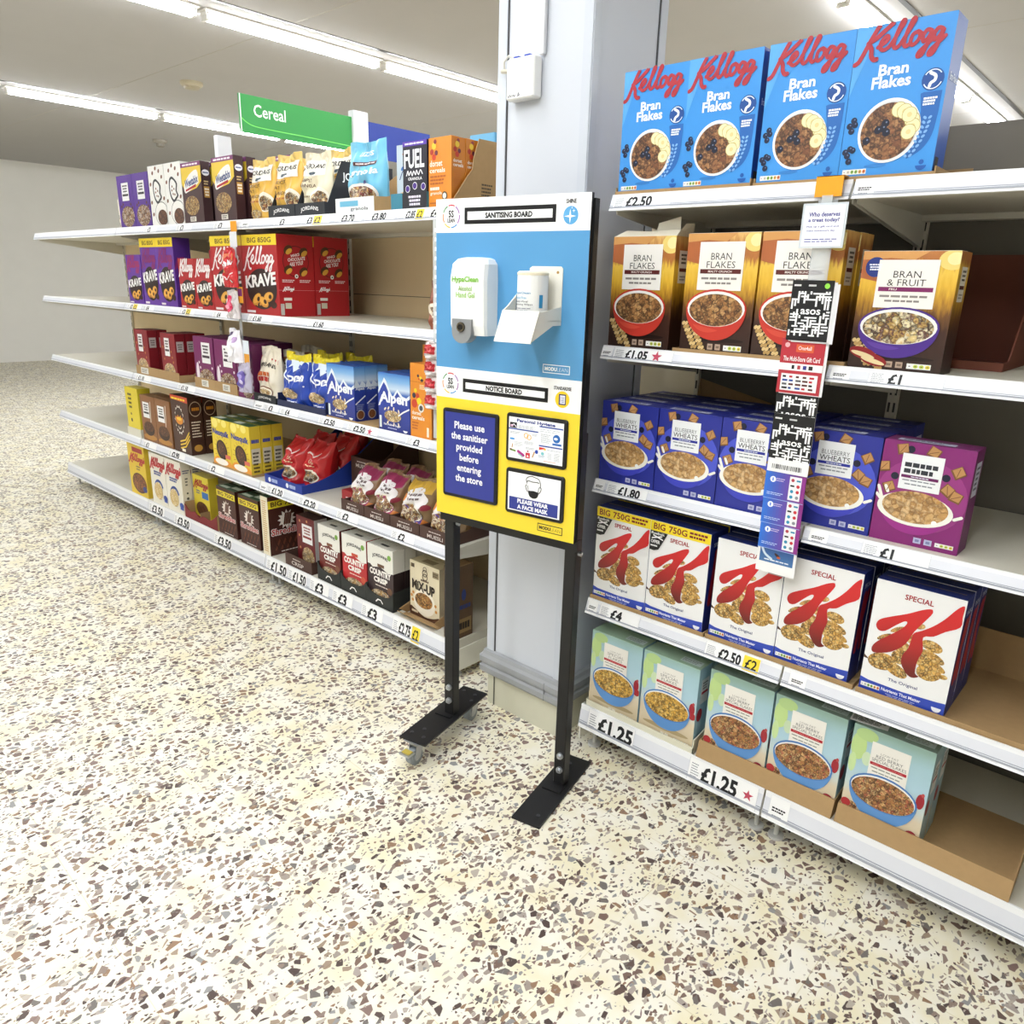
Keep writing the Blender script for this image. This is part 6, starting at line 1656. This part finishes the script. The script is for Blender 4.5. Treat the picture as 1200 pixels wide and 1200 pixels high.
def star4(x, z, r, k):
    poly(m, F, [(A(x + (r if i % 2 == 0 else r * .22) * math.sin(PI * i / 4)), B_(z + (r if i % 2 == 0 else r * .22) * math.cos(PI * i / 4))) for i in range(8)], 'fafcff', k)
star4(.4145, .808, .0165, 3); star4(.424, .820, .005, 3); star4(.419, .8265, .003, 3)
circ(m, F, A(.416), B_(.3745), .022, 'f2cf1f', 2, 30); rect(m, F, A(.406), B_(.361), A(.427), B_(.388), '2a2c6c', 3); rect(m, F, A(.4095), B_(.364), A(.4245), B_(.385), 'f2f4fb', 4)
for z in (.367, .371, .375, .379): rect(m, F, A(.4105), B_(z), A(.4125), B_(z + .002), '2a2c6c', 5); rect(m, F, A(.4145), B_(z), A(.4225), B_(z + .0015), '5a5c9c', 5)
def modulean(x0, z0, x1, z1, c, bg):
    w = x1 - x0
    rect(m, F, A(x0), B_(z0), A(x1), B_(z1), c, 2); rect(m, F, A(x0 + .0022), B_(z0 + .0022), A(x1 - .0022), B_(z1 - .0022), bg, 3)
    text(m, F, 'MODU', A(x0 + .006), B_(z0 + .006), A(x0 + w * .53), B_(z1 - .006), c, 4, .05); text(m, F, 'LEAN', A(x0 + w * .54), B_(z0 + .0065), A(x1 - .006), B_(z1 - .0065), c, 4, -.02)
modulean(.354, .437, .434, .459, 'f4f8fb', mat('5697c8', .35)); modulean(.356, .014, .435, .036, '1a1a1c', mat('f0d437', .35))
obj('board_panel', m, t)
# black rail below the panel and behind its edges
m = MB(); m.box(.004, BW + .006, .012, .034, BZ - .028, BZ + .006, BLK); obj('lower_rail', m, t)
m = MB(); m.box(BW - .03, BW + .004, .0125, .034, BZ + .0065, BZ + BH - .012, BLK); obj('side_rail', m, t)
m = MB(); m.box(-.0, .03, .0125, .034, BZ + .0065, BZ + BH - .012, BLK); obj('side_rail', m, t)
# notices
def notice(name, x0, z0, x1, z1, i, draw, label=None):
    nx = [v * s_ for v in (x0, x1)]; nz = [BZ + v * s_ for v in (z0, z1)]
    m = MB(); r = .009; d = .007
    def rr(a0, a1, c0, c1, r, y):
        pts = []
        for cx_, cz_, q in ((a1 - r, c0 + r, -.5), (a1 - r, c1 - r, 0), (a0 + r, c1 - r, .5), (a0 + r, c0 + r, 1)):
            for k in range(5): pts.append((cx_ + r * math.cos(PI * (q + k / 8)), y, cz_ + r * math.sin(PI * (q + k / 8))))
        return pts
    m.loft([rr(nx[0], nx[1], nz[0], nz[1], r, -.0006), rr(nx[0], nx[1], nz[0], nz[1], r, -d + .002), rr(nx[0] + .002, nx[1] - .002, nz[0] + .002, nz[1] - .002, r, -d)][::-1], mat('141418', .35))
    fr = obj(name, m, t)
    m = MB(); j = i * s_
    G_ = Face((nx[0] + j, -d - .0004, nz[0] + j), (1, 0, 0), (0, 0, 1), nx[1] - nx[0] - 2 * j, nz[1] - nz[0] - 2 * j)
    draw(m, G_)
    o = obj('notice', m, fr)
    if label: o['label'] = label
def d_sanit(m, F):
    rect(m, F, 0, 0, 1, 1, mat('303a8e', .3), 1)
    for i, s in enumerate(['Please use', 'the sanitiser', 'provided', 'before', 'entering', 'the store']):
        ctext(m, F, s, .5, .835 - i * .128 - .02, .0205 if s not in ('provided',) else .0205, 'f4f5fb', 3, .025, 0, .92)
notice('notice_frame', .028, .058, .222, .313, .0095, d_sanit, 'blue notice asking to use the sanitiser')
def d_hyg(m, F):
    rect(m, F, 0, 0, 1, 1, 'f8f9fb', 1)
    text(m, F, 'Personal Hygiene', .15, .87, .85, .97, '22358c', 2, .035)
    for a0, b, a1 in ((0, .70, .55), (.57, .845, .99), (.57, .39, .99)): rect(m, F, a0, b, a1, b + .03, '2343a0', 2)
    rect(m, F, .02, .74, .15, .87, '17171c', 2); ell(m, F, .06, .79, .03, .03, 'd9a8c8', 3, 10); stroke(m, F, [(.06, .8), (.1, .83), (.14, .77)], .003, 'e8e0ea', 3)
    bars(m, F, .18, .74, .55, .83, 4, 'a9adb6', 2, 3, .35); bars(m, F, .58, .73, .95, .82, 2, 'b5b9c2', 2, 4, .3)
    bars(m, F, .60, .48, .80, .70, 6, 'a9adb6', 2, 5, .4); circ(m, F, .88, .62, .0115, '2a6ab8', 2, 20); ell(m, F, .87, .62, .035, .03, 'f2f4f8', 3, 12); rect(m, F, .81, .46, .97, .51, '2a6ab8', 2)
    ringf(m, F, .33, .59, .0055, .0075, 'e8ab2c', 2, 20); ringf(m, F, .385, .56, .0055, .0075, 'e8ab2c', 2, 20); bars(m, F, .3, .38, .5, .46, 4, 'a9adb6', 2, 6, .35); bars(m, F, .44, .6, .54, .66, 3, 'b5b9c2', 2)
    bars(m, F, .03, .6, .22, .66, 2, 'b5b9c2', 2); ell(m, F, .07, .47, .05, .025, '4a9ade', 2, 12); bars(m, F, .12, .3, .28, .42, 4, 'b5b9c2', 2, 7, .35); rect(m, F, .27, .42, .272, .68, 'c5c8d0', 2); rect(m, F, .555, .02, .558, .84, 'c5c8d0', 2)
    stroke(m, F, [(.08, .34), (.07, .26)], .003, 'c89a6a', 2); stroke(m, F, [(.04, .2), (.13, .18)], .005, '6a8a3a', 2); rect(m, F, .03, .2, .07, .225, '6a2a2a', 3)
    stroke(m, F, [(.19, .18), (.29, .1)], .008, 'b02a86', 2); stroke(m, F, [(.2, .12), (.27, .06)], .004, '9ad0c4', 2); rect(m, F, .33, .05, .41, .18, 'd0283a', 2); poly(m, F, [(.37, .14), (.345, .08), (.395, .08)], 'f4e0e0', 3); circ(m, F, .37, .22, .0025, '8a3030', 2, 8)
    stroke(m, F, [(.46, .1), (.49, .22)], .004, 'c89a6a', 2); ell(m, F, .53, .24, .03, .05, '2a4ab0', 2, 10); bars(m, F, .33, .26, .5, .32, 2, 'b5b9c2', 2)
    poly(m, F, [(.575, .3), (.69, .34), (.69, .36), (.575, .37)], 'd8342c', 2); rect(m, F, .66, .31, .7, .345, 'efc32c', 3); ell(m, F, .64, .22, .03, .04, '7ac0c8', 2, 10); bars(m, F, .57, .12, .69, .18, 2, '8aa0b8', 2); bars(m, F, .73, .1, .81, .26, 6, 'b5b9c2', 2, 8, .4); bars(m, F, .85, .08, .96, .28, 7, 'b5b9c2', 2, 9, .4); bars(m, F, .72, .31, .97, .34, 1, 'b5b9c2', 2)
    rect(m, F, .66, .045, .88, .055, 'd87a4a', 2)
notice('notice_frame', .249, .195, .4385, .3245, .0095, d_hyg, 'white personal hygiene poster')
def d_mask(m, F):
    rect(m, F, 0, 0, 1, 1, 'fbfbfc', 1); rect(m, F, .03, .03, .965, .36, mat('2d3a8e', .3), 2)
    ctext(m, F, 'PLEASE WEAR', .49, .225, .0115, 'f6f7fc', 3, .04); ctext(m, F, 'A FACE MASK', .49, .075, .0115, 'f6f7fc', 3, .04)
    stroke(m, F, smooth_pts([(.37, .78), (.36, .9), (.44, .97), (.52, .96), (.6, .92), (.63, .8), (.62, .72)], 5), .0022, '1a1a1e', 3); stroke(m, F, smooth_pts([(.37, .82), (.4, .85), (.48, .835), (.56, .845), (.6, .83)], 4), .0022, '1a1a1e', 3)
    stroke(m, F, smooth_pts([(.365, .74), (.345, .70), (.36, .62), (.39, .56)], 4), .002, '1a1a1e', 3); stroke(m, F, smooth_pts([(.625, .74), (.645, .70), (.63, .62), (.60, .56)], 4), .002, '1a1a1e', 3)
    stroke(m, F, [(.39, .72), (.40, .60), (.42, .5)], .0016, '1a1a1e', 3); stroke(m, F, [(.60, .72), (.59, .60), (.57, .5)], .0016, '1a1a1e', 3)
    poly(m, F, smooth_pts([(.40, .58), (.45, .60), (.5, .61), (.55, .60), (.595, .58), (.58, .47), (.53, .42), (.47, .42), (.42, .47)], 3, True), '131316', 4)
notice('notice_frame', .2515, .049, .437, .175, .0095, d_mask, 'white face mask notice with blue band')
# gel dispenser
m = MB()
def disp_ring(z, x0, x1, y, r):
    pts = [(x0, 0, z), (x0, -y + r, z), (x0 + r * .3, -y + r * .3, z), (x0 + r, -y, z), (x1 - r, -y, z), (x1 - r * .3, -y + r * .3, z), (x1, -y + r, z), (x1, 0, z)]
    return pts
zz = lambda z: BZ + z * s_
X0, X1 = .091 * s_, .207 * s_
rings = [disp_ring(zz(.520), X0 + .004, X1 - .002, .052, .012), disp_ring(zz(.545), X0, X1, .060, .014), disp_ring(zz(.66), X0, X1, .064, .016), disp_ring(zz(.697), X0 + .002, X1 - .002, .058, .018), disp_ring(zz(.710), X0 + .012, X1 - .012, .046, .016), disp_ring(zz(.714), X0 + .03, X1 - .03, .034, .012)]
m.loft(rings, mat('f3f3f2', .25))
dsp = obj('gel_dispenser', m, t, label='white gel dispenser')
m = MB(); F = Face((X0, -.0644, zz(.55)), (1, 0, 0), (0, 0, 1), X1 - X0, .15 * s_)
text(m, F, 'HypaClean', .12, .66, .86, .78, '7ab83a', 2, .03); text(m, F, 'Alcohol', .3, .54, .68, .62, '8cc04a', 2, .01); text(m, F, 'Hand Gel', .24, .43, .76, .52, '8cc04a', 2, .01)
obj('lettering', m, dsp, label='green lettering')
m = MB(); lx0, lx1 = X0 + .018, X0 + .018 + .066
pts = [(lx0, zz(.561)), (lx1, zz(.561)), (lx1, zz(.528))] + [((lx0 + lx1) / 2 + .033 * math.cos(a), zz(.528) - .030 * math.sin(a)) for a in [PI * k / 10 for k in range(11)]] + [(lx0, zz(.528))]
m.prism(pts, 1, -.0685, -.040, mat('8d8f90', .4)); obj('push_lever', m, dsp, label='grey push lever')
m = MB(); m.cyl(((lx0 + lx1) / 2, -.074, zz(.541)), ((lx0 + lx1) / 2, -.0685, zz(.541)), .013, mat('6a6252', .25, metal=.8), 16); m.cyl(((lx0 + lx1) / 2, -.0755, zz(.541)), ((lx0 + lx1) / 2, -.074, zz(.541)), .008, mat('2a2622', .3, metal=.5), 12); obj('lock', m, dsp)
# wipes holder and tub
HM = mat('ece8dc', .5)
m = MB(); hx0, hx1 = .302 * s_, .402 * s_
m.prism([(hx0 + .004, zz(.556)), (hx1, zz(.556)), (hx1, zz(.690)), (hx1 - .006, zz(.695)), (hx0 + .012, zz(.695)), (hx0 + .004, zz(.690))], 1, -.003, -.0006, HM)
m.box(hx0 - .004, hx1, -.10, -.003, zz(.566), zz(.566) + .003, HM)
GU = [(-.003, zz(.556)), (-.040, zz(.556)), (-.138, zz(.520)), (-.104, zz(.590)), (-.085, zz(.600)), (-.020, zz(.645)), (-.003, zz(.660))]
m.prism(GU, 0, hx0 - .007, hx0 - .004, HM)
m.prism([(-.003, zz(.556)), (-.040, zz(.556)), (-.138, zz(.520)), (-.104, zz(.588)), (-.085, zz(.590)), (-.003, zz(.600))], 0, hx1 - .003, hx1, HM)
m.prism([(-.141, zz(.518)), (-.138, zz(.517)), (-.102, zz(.590)), (-.105, zz(.591))], 0, hx0 - .007, hx1, HM)
hd = obj('wipes_holder', m, t, label='cream folded wipes holder')
m = MB(); m.cyl((hx1 - .014, -.0045, zz(.681)), (hx1 - .014, -.003, zz(.681)), .0035, 'b08a4a', 10); obj('screw', m, hd)
tubx, tuby = (hx0 + hx1) / 2 - .006, -.050
wl = Matrix.Translation((BX, BY, 0)) @ Matrix.Rotation(BA, 4, 'Z')
tp = wl @ Vector((tubx, tuby, zz(.566) + .0032))
tb = thing('wipes_tub', 'white tub of cleaning wipes sitting in the cream holder', 'wipes tub', tp, BA)
m = MB(); R_ = .0395; TH = .113 * s_
m.lathe([(R_ - .003, 0), (R_, .004), (R_, TH - .012), (R_ - .001, TH - .010)], mat('f2f2f0', .3), 28)
def fn_c(a, b, e):
    th = -PI * .9 + a * PI * .8; r = R_ + .0003 + e
    return Vector((r * math.cos(th), r * math.sin(th), b * TH))
F = Face((0, 0, 0), (1, 0, 0), (0, 0, 1), R_ * PI * .8, TH, fn=fn_c)
rect(m, F, 0, .12, .14, .52, '2f86b8', 1); rect(m, F, .9, .25, 1, .52, '2f86b8', 1)
text(m, F, 'HypaClean', .2, .52, .68, .58, '2f86b8', 2, .02); text(m, F, 'Alcohol Free', .2, .43, .58, .48, '4aa0cc', 2); text(m, F, 'Anti-Viral', .24, .36, .62, .40, '3a3a40', 2); text(m, F, 'Sanitising Wipes', .2, .29, .74, .34, '3a3a40', 2, .01)
bars(m, F, .2, .08, .78, .26, 4, '8a8d96', 2, 5, .35)
obj('tub_body', m, tb)
m = MB(); m.lathe([(R_ + .0005, TH - .010), (R_ + .001, TH - .004), (R_ - .004, TH), (.012, TH + .001)], mat('ece4cc', .35), 28); obj('lid', m, tb, label='cream lid')
# legs, foot plates, castors
STEEL = mat('b9bcc0', .3, metal=.8)
def leg(x, zb, cutz):
    m = MB(); m.bbox(x - .019, x + .019, .0345, .0705, zb, cutz, BLK, .003)
    l = obj('leg', m, t)
    for z in (zb + .055, zb + .105):
        m = MB(); m.cyl((x + .004, .0345, z), (x + .004, .028, z), .0105, STEEL, 14); m.cyl((x + .004, .028, z), (x + .004, .022, z), .0065, STEEL, 6); obj('bolt', m, l)
    m = MB(); m.cyl((x + .019, .05, BZ - .045), (x + .03, .05, BZ - .045), .007, STEEL, 10); obj('bolt', m, l)
    m = MB(); m.cyl((x + .008, .0345, BZ - .02), (x + .008, .030, BZ - .02), .006, STEEL, 10); obj('bolt', m, l)
    return l
ZL, ZRR = .092, .010
leg(.020, ZL, BZ + .3); leg(.462, ZRR, BZ + .3)
PR = math.radians(5.2)
def plate(x, y, z, w, L, dots):
    m = MB(); mx = Matrix.Translation((x, y, z)) @ Matrix.Rotation(PR, 4, 'Z')
    m.box(-w / 2, w / 2, -L / 2, L / 2, -.006, 0, mat('161618', .42), mx)
    for a, b in dots:
        p = mx @ Vector((a, b, 0)); m.cyl(p, p + Vector((0, 0, .0025)), .006, mat('3c3c40', .4), 12)
    # welded angle at the leg
    m.box(-.03, .03, -.02, .022, 0, .004, BLK, mx)
    o = obj('foot_plate', m, t)
    return o, mx
inv = Matrix.Rotation(-BA, 4, 'Z') @ Matrix.Translation((-BX, -BY, 0))
pl = inv @ Vector((-1.661, 1.549, 0)); pr = inv @ Vector((-1.213, 1.588, 0))
po, pmx = plate(pl.x, pl.y, .091, .102, .378, [(-.03, -.15), (.02, -.155), (-.005, -.115), (-.03, .16), (.02, .155), (.03, .115)])
plate(pr.x, pr.y, .0075, .092, .366, [(.02, -.14), (-.01, .14)])
def castor(yl):
    c = pmx @ Vector((.0 if yl < 0 else .012, yl, 0))
    m = MB(); m.box(c.x - .03, c.x + .03, c.y - .03, c.y + .03, .082, .085, STEEL)
    m.cyl((c.x, c.y, .068), (c.x, c.y, .082), .018, STEEL, 14)
    for s in (-1, 1):
        m.prism([(c.y - .018, .07), (c.y + .018, .07), (c.y + .014 - .016, .022), (c.y - .024, .022)], 0, c.x + s * .015 - .001, c.x + s * .015 + .001, STEEL)
    m.box(c.x - .016, c.x + .016, c.y - .018, c.y + .018, .068, .070, STEEL)
    k = obj('castor', m, po)
    return c
for yl in (-.165, .15):
    c = castor(yl)
    m = MB(); m.cyl((c.x - .0115, c.y - .012, .029), (c.x + .0115, c.y - .012, .029), .0285, mat('8f969c', .45), 22); m.cyl((c.x - .0135, c.y - .012, .029), (c.x + .0135, c.y - .012, .029), .013, mat('c9ccd2', .35), 16)
    obj('castor_wheel', m, po)
    if yl < 0:
        m = MB(); m.box(c.x - .02, c.x + .02, c.y - .062, c.y - .03, .052, .058, STEEL); m.box(c.x - .015, c.x + .015, c.y - .055, c.y - .035, .058, .061, mat('d9c25a', .3, metal=.4)); obj('brake_pedal', m, po)

# ------------------------------------------------------------------ make print layers shadow sanely
for me in bpy.data.meshes:
    me.validate(clean_customdata=False)
